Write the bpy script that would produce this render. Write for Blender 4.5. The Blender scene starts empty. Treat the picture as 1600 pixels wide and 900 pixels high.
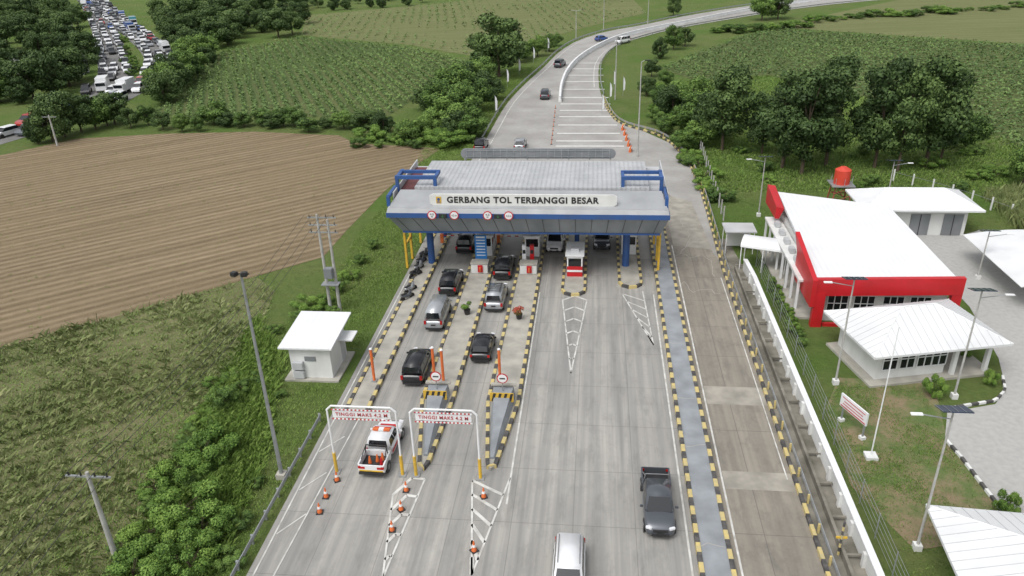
import bpy, bmesh, math, random
import numpy as np
from mathutils import Vector, Matrix
random.seed(7); rng=np.random.default_rng(7)
S=bpy.context.scene; COL=S.collection; PI=math.pi
H=33.0
# ---------- camera model ----------
nad=Vector((80,-2450,-1200)).normalized(); up=-nad
dv=Vector((137,590,-1200)); dv=(dv-up*dv.dot(up)).normalized(); xv=dv.cross(up)
def W(u,v,z=0.0):
    r=Vector((u-800,450-v,-1200)); t=(H-z)/(r.dot(nad)); return (t*r.dot(xv), t*r.dot(dv))
def zat(Y,u,v):
    r=Vector((u-800,450-v,-1200)); return H-Y*r.dot(nad)/r.dot(dv)
cam=bpy.data.objects.new('camera',bpy.data.cameras.new('camera')); COL.objects.link(cam)
R=Matrix((xv,dv,up)).to_4x4(); cam.matrix_world=Matrix.Translation((0,0,H))@R
cam.data.lens=27; cam.data.sensor_width=36; cam.data.clip_end=6000; cam.data.clip_start=.5
S.camera=cam
# ---------- world ----------
w=bpy.data.worlds.new("World"); S.world=w; w.use_nodes=True; nt=w.node_tree
sky=nt.nodes.new('ShaderNodeTexSky'); sky.sky_type='NISHITA'; sky.sun_disc=False
sky.sun_elevation=math.radians(58); sky.sun_rotation=math.radians(215); sky.dust_density=4; sky.air_density=1.2
hs=nt.nodes.new('ShaderNodeHueSaturation'); hs.inputs['Saturation'].default_value=.2; hs.inputs['Value'].default_value=1.25
nt.links.new(sky.outputs[0],hs.inputs['Color']); nt.links.new(hs.outputs[0],nt.nodes['Background'].inputs[0])
nt.nodes['Background'].inputs[1].default_value=.15
sd=bpy.data.lights.new('sun','SUN'); sd.energy=1.25; sd.angle=math.radians(28); sd.color=(1,.975,.94)
so=bpy.data.objects.new('sun',sd); COL.objects.link(so)
el=math.radians(58); az=math.radians(215)
dirv=Vector((math.sin(az)*math.cos(el),math.cos(az)*math.cos(el),math.sin(el)))
so.rotation_euler=dirv.to_track_quat('Z','Y').to_euler()
S.view_settings.view_transform='Standard'; S.view_settings.look='None'; S.view_settings.exposure=0
# ---------- materials ----------
def mk(name):
    m=bpy.data.materials.new(name); m.use_nodes=True; nt=m.node_tree; return m,nt,nt.nodes['Principled BSDF']
def c4(c): return (c[0],c[1],c[2],1)
def mixn(nt,f,a,b):
    n=nt.nodes.new('ShaderNodeMix'); n.data_type='RGBA'
    for i,x in ((0,f),(6,a),(7,b)):
        if hasattr(x,'links') or hasattr(x,'is_output'): nt.links.new(x,n.inputs[i])
        else: n.inputs[i].default_value = x if i==0 else c4(x)
    return n.outputs[2]
def coordn(nt,kind,scale=(1,1,1),rot=0):
    if kind=='world': o=nt.nodes.new('ShaderNodeNewGeometry').outputs['Position']
    else: o=nt.nodes.new('ShaderNodeTexCoord').outputs['Object']
    if rot:
        m0=nt.nodes.new('ShaderNodeMapping'); m0.inputs['Rotation'].default_value=(0,0,rot); nt.links.new(o,m0.inputs[0]); o=m0.outputs[0]
    mp=nt.nodes.new('ShaderNodeMapping'); mp.inputs['Scale'].default_value=scale
    nt.links.new(o,mp.inputs[0]); return mp.outputs[0]
def noise(nt,vec,scale,detail=4,lo=.35,hi=.65,rough=.5):
    n=nt.nodes.new('ShaderNodeTexNoise'); n.inputs['Scale'].default_value=scale; n.inputs['Detail'].default_value=detail
    n.inputs['Roughness'].default_value=rough
    nt.links.new(vec,n.inputs['Vector']); r=nt.nodes.new('ShaderNodeMapRange'); r.inputs[1].default_value=lo; r.inputs[2].default_value=hi
    nt.links.new(n.outputs[0],r.inputs[0]); return r.outputs[0]
def mth(nt,op,a,b=None,clamp=False):
    n=nt.nodes.new('ShaderNodeMath'); n.operation=op; n.use_clamp=clamp
    for i,x in enumerate((a,b)):
        if x is None: continue
        if isinstance(x,(int,float)): n.inputs[i].default_value=x
        else: nt.links.new(x,n.inputs[i])
    return n.outputs[0]
def bumpn(nt,b,h,st,dist=.05):
    n=nt.nodes.new('ShaderNodeBump'); n.inputs['Strength'].default_value=st; n.inputs['Distance'].default_value=dist
    nt.links.new(h,n.inputs['Height']); nt.links.new(n.outputs[0],b.inputs['Normal'])
def M(name,c1,c2=None,scale=2,rough=.6,metal=0,bump=0,kind='obj',stretch=(1,1,1),coat=0):
    m,nt,b=mk(name); b.inputs['Roughness'].default_value=rough; b.inputs['Metallic'].default_value=metal
    if coat: b.inputs['Coat Weight'].default_value=coat
    if c2 is None: c2=tuple(x*.82 for x in c1)
    v=coordn(nt,kind,stretch); f=noise(nt,v,scale,5,.3,.7)
    nt.links.new(mixn(nt,f,c1,c2),b.inputs['Base Color'])
    if bump: bumpn(nt,b,noise(nt,v,scale*6,3,0,1),bump)
    return m
def M_ribbed(name,c1,c2,freq,axis=0,st=.5,dk=.3):
    m,nt,b=mk(name); b.inputs['Roughness'].default_value=.5
    v=coordn(nt,'world'); sp=nt.nodes.new('ShaderNodeSeparateXYZ'); nt.links.new(v,sp.inputs[0])
    s=mth(nt,'SINE',mth(nt,'MULTIPLY',sp.outputs[axis],freq*2*PI)); s=mth(nt,'POWER',mth(nt,'ABSOLUTE',s),4)
    f=noise(nt,v,.5,5,.3,.75); col=mixn(nt,f,c1,c2)
    nt.links.new(mixn(nt,mth(nt,'MULTIPLY',s,dk),col,tuple(x*.55 for x in c1)),b.inputs['Base Color'])
    bumpn(nt,b,s,st,.05); return m
def M_rows(name,cg,cb,ang,spacing,amt=.6,patch=None,bump=.6,nlo=.35,nhi=.65,warp=1.5,nsc=1.6):
    m,nt,b=mk(name); b.inputs['Roughness'].default_value=.95; b.inputs['Specular IOR Level'].default_value=.1
    v=coordn(nt,'world')
    vr=coordn(nt,'world',(1,1,1),-ang); sp=nt.nodes.new('ShaderNodeSeparateXYZ'); nt.links.new(vr,sp.inputs[0])
    wn=noise(nt,v,.03,2,0,1); y=mth(nt,'ADD',sp.outputs[1],mth(nt,'MULTIPLY',wn,warp*spacing*2))
    s=mth(nt,'SINE',mth(nt,'MULTIPLY',y,2*PI/spacing)); s=mth(nt,'MULTIPLY',mth(nt,'ADD',s,1.0),.5)
    f1=noise(nt,coordn(nt,'world',(.5,1.6,1),-ang),nsc,6,nlo,nhi,.65); f=mth(nt,'ADD',mth(nt,'MULTIPLY',s,amt),mth(nt,'MULTIPLY',f1,1-amt),True)
    f2=noise(nt,v,.06,5,.35,.7)
    col=mixn(nt,f,cg,cb)
    if patch: col=mixn(nt,mth(nt,'MULTIPLY',f2,.6),col,patch)
    st=noise(nt,coordn(nt,'world',(.03,.6,1),-ang),1.0,4,.35,.7)
    col=mixn(nt,mth(nt,'MULTIPLY',st,.5),col,tuple(x*.75 for x in cg))
    nt.links.new(col,b.inputs['Base Color']); bumpn(nt,b,f,bump,.2); return m
def M_leaf(name,dark,mid,light,g=1.8):
    m,nt,b=mk(name); b.inputs['Roughness'].default_value=.65; b.inputs['Specular IOR Level'].default_value=.25
    a=nt.nodes.new('ShaderNodeAttribute'); a.attribute_name='tint_shade'
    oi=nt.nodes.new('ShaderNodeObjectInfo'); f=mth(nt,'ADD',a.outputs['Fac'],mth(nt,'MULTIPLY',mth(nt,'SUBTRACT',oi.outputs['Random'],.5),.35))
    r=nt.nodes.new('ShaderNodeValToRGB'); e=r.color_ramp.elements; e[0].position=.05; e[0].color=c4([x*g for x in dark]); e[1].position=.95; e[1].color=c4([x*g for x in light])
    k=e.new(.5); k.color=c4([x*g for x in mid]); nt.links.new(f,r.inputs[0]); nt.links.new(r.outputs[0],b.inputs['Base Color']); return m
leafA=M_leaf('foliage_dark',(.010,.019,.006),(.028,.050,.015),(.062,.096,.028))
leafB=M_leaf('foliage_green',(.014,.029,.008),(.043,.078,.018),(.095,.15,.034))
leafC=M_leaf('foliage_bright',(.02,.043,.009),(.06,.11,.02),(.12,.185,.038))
crop=M_leaf('crop_leaf',(.03,.056,.018),(.06,.10,.03),(.105,.155,.045),1.7)
caneM=M_leaf('cane_leaf',(.07,.09,.033),(.12,.15,.055),(.20,.21,.10),1.6)
grassM=M_leaf('grass_blade',(.038,.068,.013),(.078,.13,.025),(.14,.19,.05),1.75)
strawM=M_leaf('straw_blade',(.15,.11,.065),(.21,.165,.10),(.28,.23,.15),1.2)
bark=M('bark',(.12,.09,.06),(.06,.045,.03),4,.9,bump=.4)
white=M('white_paint',(.78,.79,.8),(.66,.67,.67),.6,.5)
whitewall=M('white_render',(.74,.75,.74),(.55,.55,.53),.5,.8,stretch=(1,1,.3))
red=M('red_panel',(.52,.012,.02),(.42,.012,.015),1,.4)
redtxt=M('red_lettering',(.50,.06,.07),(.42,.05,.06),1,.6)
orange=M('orange_paint',(.72,.17,.04),(.55,.13,.04),3,.5)
yellow=M('yellow_paint',(.68,.42,.03),(.5,.33,.05),2.5,.6)
yellowk=M('kerb_yellow',(.60,.47,.17),(.40,.35,.20),2.5,.75)
blackk=M('kerb_black',(.035,.035,.035),(.11,.105,.1),2.5,.75)
black=M('black_plastic',(.02,.02,.022),(.03,.03,.03),3,.5)
blue=M('blue_paint',(.025,.09,.28),(.035,.08,.21),1,.5)
bluesign=M('blue_sign',(.03,.2,.55),(.03,.18,.45),1,.45)
steel=M('galvanised_steel',(.42,.44,.45),(.3,.31,.32),2,.45,.5)
greyp=M('grey_panel',(.24,.25,.26),(.16,.17,.18),.5,.5)
fasc=M('fascia_panel',(.27,.29,.31),(.17,.19,.205),.5,.45,stretch=(1,1,.3))
greyl=M('light_grey_panel',(.5,.51,.52),(.38,.39,.40),.5,.5)
dark=M('dark_void',(.03,.03,.035),(.05,.05,.05),1,.7)
concrete=M('concrete',(.42,.40,.35),(.28,.27,.24),.9,.85,bump=.15,kind='world')
bluegrey=M('blue_grey_screed',(.29,.31,.33),(.20,.215,.23),.8,.8,kind='world',bump=.1)
glassd,ntg,bg=mk('dark_glass'); bg.inputs['Base Color'].default_value=(.012,.015,.018,1); bg.inputs['Roughness'].default_value=.06; bg.inputs['Specular IOR Level'].default_value=.6
rubber=M('rubber',(.02,.02,.02),(.035,.033,.03),5,.85)
rim=M('alloy',(.35,.36,.37),(.25,.25,.26),3,.3,.7)
lampw=M('clear_lamp',(.75,.77,.8),(.6,.6,.62),4,.15)
lampr=M('red_lamp',(.45,.01,.01),(.3,.01,.01),4,.2)
solar=M('solar_cells',(.02,.035,.08),(.03,.04,.06),3,.15)
pipew=M('weathered_pole',(.45,.45,.43),(.3,.29,.27),2,.8)
flowerM=M_leaf('flower_leaf',(.05,.08,.02),(.15,.08,.03),(.45,.04,.05),1.5)
paint={k:M('paint_'+k,c,tuple(x*.92 for x in c),1,.28,mt,coat=.6) for k,c,mt in (
 ('white',(.75,.76,.77),0),('silver',(.42,.44,.46),.5),('grey',(.10,.11,.125),.4),('black',(.012,.013,.016),.1),('red',(.35,.02,.02),0),('blue',(.03,.09,.3),.1),('teal',(.05,.25,.3),0))}
# ---------- mesh builder ----------
class MB:
    def __init__(s): s.v=[]; s.f=[]; s.m=[]
    def add(s,vs,fs,mi=0):
        o=len(s.v); s.v+=[tuple(p) for p in vs]; s.f+=[tuple(i+o for i in f) for f in fs]; s.m+=[mi]*len(fs); return s
    def box(s,c,d,rz=0,mi=0,mat=None):
        hx,hy,hz=d[0]/2,d[1]/2,d[2]/2; vs=[]
        for z in(-hz,hz):
            for x,y in((-hx,-hy),(hx,-hy),(hx,hy),(-hx,hy)):
                p=Vector((x,y,z))
                if mat: p=mat@p
                if rz: p=Matrix.Rotation(rz,3,'Z')@p
                vs.append((c[0]+p.x,c[1]+p.y,c[2]+p.z))
        return s.add(vs,[(3,2,1,0),(4,5,6,7),(0,1,5,4),(1,2,6,5),(2,3,7,6),(3,0,4,7)],mi)
    def tube(s,p0,p1,r0,r1=None,n=8,mi=0):
        if r1 is None: r1=r0
        p0=Vector(p0);p1=Vector(p1); a=(p1-p0).normalized(); t=a.orthogonal().normalized(); b=a.cross(t); vs=[]
        for p,r in((p0,r0),(p1,r1)):
            for i in range(n):
                q=2*PI*i/n; vs.append(p+t*math.cos(q)*r+b*math.sin(q)*r)
        fs=[(i,(i+1)%n,n+(i+1)%n,n+i) for i in range(n)]+[tuple(range(n))[::-1],tuple(range(n,2*n))]
        return s.add(vs,fs,mi)
    def face(s,pts,mi=0): return s.add(pts,[tuple(range(len(pts)))],mi)
    def prism(s,pts,z0,z1,mi=0):
        n=len(pts); vs=[(p[0],p[1],z0) for p in pts]+[(p[0],p[1],z1) for p in pts]
        return s.add(vs,[tuple(range(n))[::-1],tuple(range(n,2*n))]+[(i,(i+1)%n,n+(i+1)%n,n+i) for i in range(n)],mi)
    def loft(s,rings,mi=0,cap=True):
        n=len(rings[0]); vs=[p for r in rings for p in r]; fs=[]
        for k in range(len(rings)-1):
            for i in range(n): fs.append((k*n+i,k*n+(i+1)%n,(k+1)*n+(i+1)%n,(k+1)*n+i))
        if cap: fs+= [tuple(range(n))[::-1],tuple(range((len(rings)-1)*n,len(rings)*n))]
        return s.add(vs,fs,mi)
    def build(s,name,mats,parent=None,smooth=False,bev=0,sub=0):
        me=bpy.data.meshes.new(name); me.from_pydata(s.v,[],s.f)
        if not isinstance(mats,(list,tuple)): mats=[mats]
        for m in mats: me.materials.append(m)
        me.polygons.foreach_set('material_index',s.m)
        bm=bmesh.new(); bm.from_mesh(me); bmesh.ops.recalc_face_normals(bm,faces=bm.faces)
        if bev: bmesh.ops.bevel(bm,geom=bm.edges[:],offset=bev,segments=2,affect='EDGES',clamp_overlap=True)
        bm.to_mesh(me); bm.free()
        if smooth: me.polygons.foreach_set('use_smooth',[True]*len(me.polygons))
        me.update(); o=bpy.data.objects.new(name,me); COL.objects.link(o)
        if sub: md=o.modifiers.new('s','SUBSURF'); md.levels=sub; md.render_levels=sub
        if parent: o.parent=parent
        return o
def tag(o,label,cat,group=None):
    o['label']=label; o['category']=cat
    if group: o['group']=group
    return o
def struct(o): o['kind']='structure'; return o
def stuff(o,label,cat): o['kind']='stuff'; o['label']=label; o['category']=cat; return o
def thing(name,label,cat,loc=(0,0,0),rz=0,group=None):
    o=bpy.data.objects.new(name,None); COL.objects.link(o); o.empty_display_size=.3
    if len(loc)==2: loc=(loc[0],loc[1],0)
    o.location=loc; o.rotation_euler=(0,0,rz); return tag(o,label,cat,group)
def dup(o,loc=None,rz=None,label=None,scale=None,parent=None,group=None):
    c=o.copy(); COL.objects.link(c)
    if parent: c.parent=parent
    if loc is not None: c.location=loc if len(loc)==3 else (loc[0],loc[1],0)
    if rz is not None: c.rotation_euler=(0,0,rz)
    if label: c['label']=label
    if group: c['group']=group
    if scale is not None: c.scale=scale if hasattr(scale,'__len__') else (scale,)*3
    for ch in list(o.children): dup(ch,parent=c)
    return c
def resample(pts,step,closed=False):
    P=[Vector(p[:2]) for p in pts]
    if closed: P.append(P[0])
    d=[0]
    for a,b in zip(P,P[1:]): d.append(d[-1]+(b-a).length)
    n=max(2,int(round(d[-1]/step))) 
    if closed and n%2: n+=1
    out=[]
    for k in range(n+(0 if closed else 1)):
        t=d[-1]*k/n; i=0
        while i<len(d)-2 and d[i+1]<t: i+=1
        q=(t-d[i])/max(1e-6,d[i+1]-d[i]); out.append(P[i].lerp(P[i+1],q))
    return out
def catmull(pts,k=6):
    P=[Vector(p[:2]) for p in pts]; P=[P[0]*2-P[1]]+P+[P[-1]*2-P[-2]]; out=[]
    for i in range(1,len(P)-2):
        for j in range(k):
            t=j/k; a,b,c,d=P[i-1],P[i],P[i+1],P[i+2]
            out.append(.5*((2*b)+(c-a)*t+(2*a-5*b+4*c-d)*t*t+(3*b-a-3*c+d)*t**3))
    out.append(P[-2]); return out
def normals(P,closed):
    n=len(P); N=[]
    for i in range(n):
        a=P[(i-1)%n] if (closed or i>0) else P[i]; b=P[(i+1)%n] if (closed or i<n-1) else P[i]
        t=(b-a).normalized(); N.append(Vector((-t.y,t.x)))
    return N
def ribbon(mb,P,w,z0,z1,closed=False,alt=False,mi=0):
    N=normals(P,closed); n=len(P)
    for i in range(n if closed else n-1):
        j=(i+1)%n; a,b=P[i]-N[i]*w/2,P[j]-N[j]*w/2; c,d=P[j]+N[j]*w/2,P[i]+N[i]*w/2
        if z1-z0<1e-5: mb.face([(q.x,q.y,z0) for q in (a,b,c,d)],mi)
        else: mb.prism([a,b,c,d],z0,z1,(i%2) if alt else mi)
    return mb
def pix(lst,z=0): return [Vector(W(u,v,z)) for u,v in lst]
def text(txt,size,mat,parent,loc,rot=(PI/2,0,0),bold=0,width=None,name='lettering',ext=.01,space=1):
    cu=bpy.data.curves.new('t','FONT'); cu.body=txt; cu.size=size; cu.align_x='CENTER'; cu.align_y='CENTER'; cu.extrude=ext; cu.offset=bold; cu.resolution_u=4; cu.space_character=space
    ob=bpy.data.objects.new('t',cu); COL.objects.link(ob); bpy.context.view_layer.update()
    me=bpy.data.meshes.new_from_object(ob.evaluated_get(bpy.context.evaluated_depsgraph_get())); bpy.data.objects.remove(ob)
    if width:
        xs=[v.co.x for v in me.vertices]; k=width/(max(xs)-min(xs)); c=(max(xs)+min(xs))/2
        for v in me.vertices: v.co.x=(v.co.x-c)*k
    me.materials.clear(); me.materials.append(mat)
    o=bpy.data.objects.new(name,me); COL.objects.link(o); o.location=loc; o.rotation_euler=rot; o.parent=parent; return o
def npmesh(name,V,k,tint_shade,mat):
    n=len(V); me=bpy.data.meshes.new(name); me.vertices.add(n); me.vertices.foreach_set('co',V.astype(np.float32).ravel())
    me.loops.add(n); me.loops.foreach_set('vertex_index',np.arange(n,dtype=np.int32))
    me.polygons.add(n//k); me.polygons.foreach_set('loop_start',np.arange(0,n,k,dtype=np.int32)); me.polygons.foreach_set('loop_total',np.full(n//k,k,dtype=np.int32))
    a=me.attributes.new('tint_shade','FLOAT','POINT'); a.data.foreach_set('value',np.repeat(tint_shade,k).astype(np.float32))
    me.materials.append(mat); me.update(); me.validate(); return me
def link(me,name,parent=None):
    o=bpy.data.objects.new(name,me); COL.objects.link(o); o.parent=parent; return o
def leafcloud(C,N,s,asp=.6):
    n=len(C); Rr=rng.normal(size=(n,3)); T=np.cross(N,Rr); T/=np.linalg.norm(T,axis=1,keepdims=True)+1e-9
    B=np.cross(N,T); B/=np.linalg.norm(B,axis=1,keepdims=True)+1e-9; s=s[:,None]
    return np.stack([C+T*s,C+B*s*asp,C-T*s,C-B*s*asp],1).reshape(-1,3)
def inpoly(X,Y,poly):
    c=np.zeros(len(X),bool); n=len(poly)
    for i in range(n):
        x1,y1=poly[i][:2]; x2,y2=poly[(i+1)%n][:2]
        if y1==y2: continue
        c^=((y1>Y)!=(y2>Y))&(X<(x2-x1)*(Y-y1)/(y2-y1)+x1)
    return c
# ---------- trees ----------
def crown(nl,rx,rz,zc,lr,n,ls,mat,low=.3):
    L=[]
    for i in range(nl):
        a=rng.uniform(0,2*PI); cz=rng.uniform(-1,1); rr=rng.uniform(.35,1)**.5
        q=math.sqrt(1-cz*cz)
        L.append((rx*rr*q*math.cos(a)*rng.uniform(.75,1.05),rx*rr*q*math.sin(a)*rng.uniform(.75,1.05),zc+rz*rr*cz,lr*rng.uniform(.6,1.2),rng.uniform(-.18,.18)))
    L=np.array(L); p=L[:,3]**2; idx=rng.choice(nl,n,p=p/p.sum())
    D=rng.normal(size=(n,3)); D[:,2]+=.35; D/=np.linalg.norm(D,axis=1,keepdims=True)
    rad=L[idx,3]*(rng.uniform(.3,1.0,n)**.35)*(1+.12*rng.normal(size=n)); C=L[idx,:3]+D*rad[:,None]*np.array([1,1,.8])
    N=D+rng.normal(size=(n,3))*.55; t=.5+L[idx,4]+.22*D[:,2]+rng.normal(size=n)*.13  # random leaf colour plus painted shading: lobe tops lighter, undersides darker
    C[:,2]=np.maximum(C[:,2],low)
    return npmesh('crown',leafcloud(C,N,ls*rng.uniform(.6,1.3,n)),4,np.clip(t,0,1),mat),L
def trunk(L,h,r):
    mb=MB(); mb.tube((0,0,-.2),(.1,.05,h*.45),r,r*.7,8); mb.tube((.1,.05,h*.45),(0,.1,h*.8),r*.7,r*.25,7)
    for l in L[:9]:
        z0=h*random.uniform(.25,.55); mb.tube((.08,.05,z0),(l[0]*.85,l[1]*.85,max(l[2],z0+.3)),r*.38,r*.1,5)
    return mb
def treeproto(mat,nl,rx,rz,zc,lr,n,ls,tr,low=.3):
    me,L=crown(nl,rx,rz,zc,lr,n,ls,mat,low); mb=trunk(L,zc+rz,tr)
    t=mb.build('trunk',bark); tm=t.data; bpy.data.objects.remove(t); return (me,tm,zc+rz)
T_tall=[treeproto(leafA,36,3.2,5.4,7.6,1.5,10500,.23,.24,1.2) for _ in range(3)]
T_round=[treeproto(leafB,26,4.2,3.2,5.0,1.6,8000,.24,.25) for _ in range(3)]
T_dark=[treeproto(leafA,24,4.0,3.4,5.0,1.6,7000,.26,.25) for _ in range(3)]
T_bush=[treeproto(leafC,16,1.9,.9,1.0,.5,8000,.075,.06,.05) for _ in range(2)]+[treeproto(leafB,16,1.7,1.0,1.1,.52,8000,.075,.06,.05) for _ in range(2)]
def tree(u,v,h,protos,label,group,name='tree',wide=1,xy=None,cat='tree'):
    x,y=xy if xy else W(u,v); me,tm,hh=random.choice(protos); k=h/hh
    t=thing(name,label,cat,(x,y,0),random.uniform(0,6.28),group); t.scale=(k*wide*random.uniform(.85,1.15),k*wide*random.uniform(.85,1.15),k)
    link(tm,'trunk',t); link(me,'crown',t); return t
def bush(u,v,h,label,group=None,wide=1,xy=None): return tree(u,v,h,T_bush,label,group,'bush',wide,xy,'bush')
# ---------- ground ----------
m,nt,b=mk('meadow'); b.inputs['Roughness'].default_value=.95; b.inputs['Specular IOR Level'].default_value=.1
v=coordn(nt,'world'); f=noise(nt,v,.09,6,.35,.65,.65); g=noise(nt,v,1.3,6,.3,.7,.75)
c=mixn(nt,f,(.10,.17,.038),(.155,.18,.065)); c=mixn(nt,mth(nt,'MULTIPLY',g,.5),c,(.055,.09,.022)); nt.links.new(c,b.inputs['Base Color']); bumpn(nt,b,g,.7,.3)
meadow=m
struct(MB().face([(-2500,-300,0),(2500,-300,0),(2500,3500,0),(-2500,3500,0)]).build('ground',meadow))
def sheet(name,poly,z,mat):
    bm=bmesh.new(); vs=[bm.verts.new((p[0],p[1],z)) for p in poly]; f=bm.faces.new(vs); bmesh.ops.triangulate(bm,faces=[f]); me=bpy.data.meshes.new(name); bm.to_mesh(me); bm.free()
    me.materials.append(mat); return struct(link(me,name))
A43=math.radians(40)
soil=M_rows('ploughed_soil',(.135,.10,.06),(.34,.27,.18),A43,1.35,.6,(.235,.18,.11),.8,.3,.7,.5,1.3)
canesoil=M_rows('cane_soil',(.12,.135,.055),(.23,.20,.12),A43,1.3,.4,(.14,.165,.07),.5,.3,.7,.5)
cassL=M_rows('cassava_left',(.06,.105,.032),(.14,.14,.062),math.radians(115),2.0,.6,(.095,.135,.045),.6,warp=.3)
cassR=M_rows('cassava_right',(.07,.11,.035),(.15,.15,.065),math.radians(20),2.0,.6,(.105,.14,.05),.6,warp=.3)
palefld=M_rows('pale_field',(.12,.15,.055),(.22,.21,.11),math.radians(8),3,.35,(.155,.17,.07),.5)
Pbrown=pix([(-250,285),(0,243),(120,217),(260,209),(400,206),(530,212),(555,224),(690,232),(655,255),(600,300),(540,362),(505,402),(400,432),(200,490),(0,545),(-250,620)])
Pcane=pix([(-250,620),(0,545),(200,490),(400,432),(430,455),(395,540),(345,610),(290,720),(235,810),(150,930),(100,1050),(-400,1100)])
PcL=pix([(235,178),(275,150),(345,82),(470,58),(640,75),(735,98),(690,130),(640,160),(600,185),(420,182),(330,190)])
PcL2=pix([(470,55),(480,24),(700,4),(860,-20),(960,-30),(1010,20),(905,45),(840,65),(740,88),(640,70)])
PcR=pix([(1030,108),(1150,60),(1210,45),(1600,72),(1850,90),(1850,300),(1600,240),(1500,185),(1200,118),(1100,130)])
PcR2=pix([(1205,42),(1330,15),(1500,-20),(1800,-30),(1850,85),(1600,69)])
sheet('ploughed_field',Pbrown,.03,soil); sheet('cane_field',Pcane,.02,canesoil); sheet('cassava_field',PcL,.02,cassL)
sheet('upper_field',PcL2,.025,palefld); sheet('cassava_field_right',PcR,.02,cassR); sheet('pale_field',PcR2,.02,palefld)
# crops
def scatter(poly,n=None,rows=None):
    P=np.array([(p[0],p[1]) for p in poly]); x0,y0=P.min(0); x1,y1=P.max(0)
    if rows:
        ang,sp,pl=rows; Rr=max(x1-x0,y1-y0); cx,cy=(x0+x1)/2,(y0+y1)/2
        a,b=np.meshgrid(np.arange(-Rr,Rr,pl),np.arange(-Rr,Rr,sp)); a=a.ravel()+rng.normal(size=a.size)*pl*.3; b=b.ravel()+rng.normal(size=b.size)*sp*.05+.8*np.sin(a*.03)
        X=cx+a*math.cos(ang)-b*math.sin(ang); Y=cy+a*math.sin(ang)+b*math.cos(ang)
    else: X=rng.uniform(x0,x1,n); Y=rng.uniform(y0,y1,n)
    k=inpoly(X,Y,poly); return X[k],Y[k]
def visible(X,Y,m=80):
    P=np.stack([X,Y,np.full(len(X),-H)],1)
    Rm=np.array([list(xv),list(dv),list(up)]); c=P@Rm; u=800+1200*c[:,0]/-c[:,2]; vv=450-1200*c[:,1]/-c[:,2]
    return (c[:,2]<0)&(u>-m)&(u<1600+m)&(vv>-m)&(vv<900+m)
def cropmesh(name,poly,rows,nleaf,h,rad,ls,mat,label,gap=-9):
    X,Y=scatter(poly,rows=rows); k=visible(X,Y); X,Y=X[k],Y[k]
    pn=np.sin(X*.09+1.7*np.sin(Y*.05))*np.cos(Y*.07+X*.03)+rng.normal(size=len(X))*.4; X,Y,pn=X[pn>gap],Y[pn>gap],pn[pn>gap]
    n=len(X); Xr=np.repeat(X,nleaf); Yr=np.repeat(Y,nleaf); big=rng.uniform(.6,1.25,n)*(1+.15*np.clip(pn,-1,1)); bg=np.repeat(big,nleaf); N_=len(Xr)
    C=np.stack([Xr+rng.normal(size=N_)*rad*bg,Yr+rng.normal(size=N_)*rad*bg,h*bg*rng.uniform(.35,1.05,N_)],1)
    N=rng.normal(size=(N_,3))*.5; N[:,2]+=1; t=np.clip(.5+.12*np.repeat(pn,nleaf)+np.repeat(rng.normal(size=n)*.1,nleaf)+rng.normal(size=N_)*.12,0,1)
    stuff(link(npmesh(name,leafcloud(C,N,ls*rng.uniform(.6,1.3,N_)),4,t,mat),name),label,'crop')
cropmesh('cassava_crop',PcL,(math.radians(115),2.0,.8),8,.8,.32,.25,crop,'rows of leafy green crop in the field left of the highway',-1.3)
cropmesh('cassava_crop_right',PcR,(math.radians(20),2.0,.9),8,.8,.34,.26,crop,'rows of leafy green crop in the field right of the highway',-1.2)
cropmesh('far_crop',PcL2,(math.radians(100),3.0,1.8),4,.7,.4,.3,crop,'green crop in the far field beside the highway bend',-.3)
def blades(name,X,Y,nb,h,w,mat,label,spread=.18,lean=.5,cat='grass'):
    n=len(X); Xr=np.repeat(X,nb)+rng.normal(size=n*nb)*spread; Yr=np.repeat(Y,nb)+rng.normal(size=n*nb)*spread; N_=n*nb
    hh=h*np.repeat(rng.uniform(.5,1.2,n),nb)*rng.uniform(.7,1.15,N_); a=rng.uniform(0,2*PI,N_); ln=lean*hh*rng.uniform(.2,1,N_)
    z0=np.zeros(N_); px,py=-np.sin(a)*w,np.cos(a)*w
    V=np.stack([np.stack([Xr-px,Yr-py,z0],1),np.stack([Xr+px,Yr+py,z0],1),np.stack([Xr+np.cos(a)*ln*.4+px,Yr+np.sin(a)*ln*.4+py,hh*.7],1),np.stack([Xr+np.cos(a)*ln,Yr+np.sin(a)*ln,hh],1)],1).reshape(-1,3)
    t=np.clip(.5+np.repeat(rng.normal(size=n)*.12,nb)+rng.normal(size=N_)*.13,0,1)
    return stuff(link(npmesh(name,V,4,t,mat),name),label,cat)
X,Y=scatter(Pcane,rows=(A43,1.4,.3)); k=visible(X,Y); X,Y=X[k],Y[k]
pn=np.sin(X*.35+1.3*np.sin(Y*.22))*np.cos(Y*.3+X*.1)+rng.normal(size=len(X))*.5; X,Y=X[pn>-.3],Y[pn>-.3]
blades('cane_crop',X,Y,10,.6,.022,caneM,'tall grassy cane crop in loose rows at lower left',.22,1.5,'crop')
X,Y=scatter(Pcane,26000); k=visible(X,Y); X,Y=X[k],Y[k]
blades('cane_undergrowth',X,Y,3,.14,.025,grassM,'low green grass between the cane rows',.2,1.6)
X,Y=scatter(Pbrown,36000); k=visible(X,Y); X,Y=X[k],Y[k]
blades('straw_litter',X,Y,3,.08,.026,strawM,'dry straw litter lying over the brown ploughed field',.15,1.8)
X,Y=scatter(Pbrown,1800); k=visible(X,Y); X,Y=X[k],Y[k]
blades('field_weed',X,Y,4,.16,.03,grassM,'small green weeds sprouting in the brown ploughed field',.12,.9,'weeds')
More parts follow.
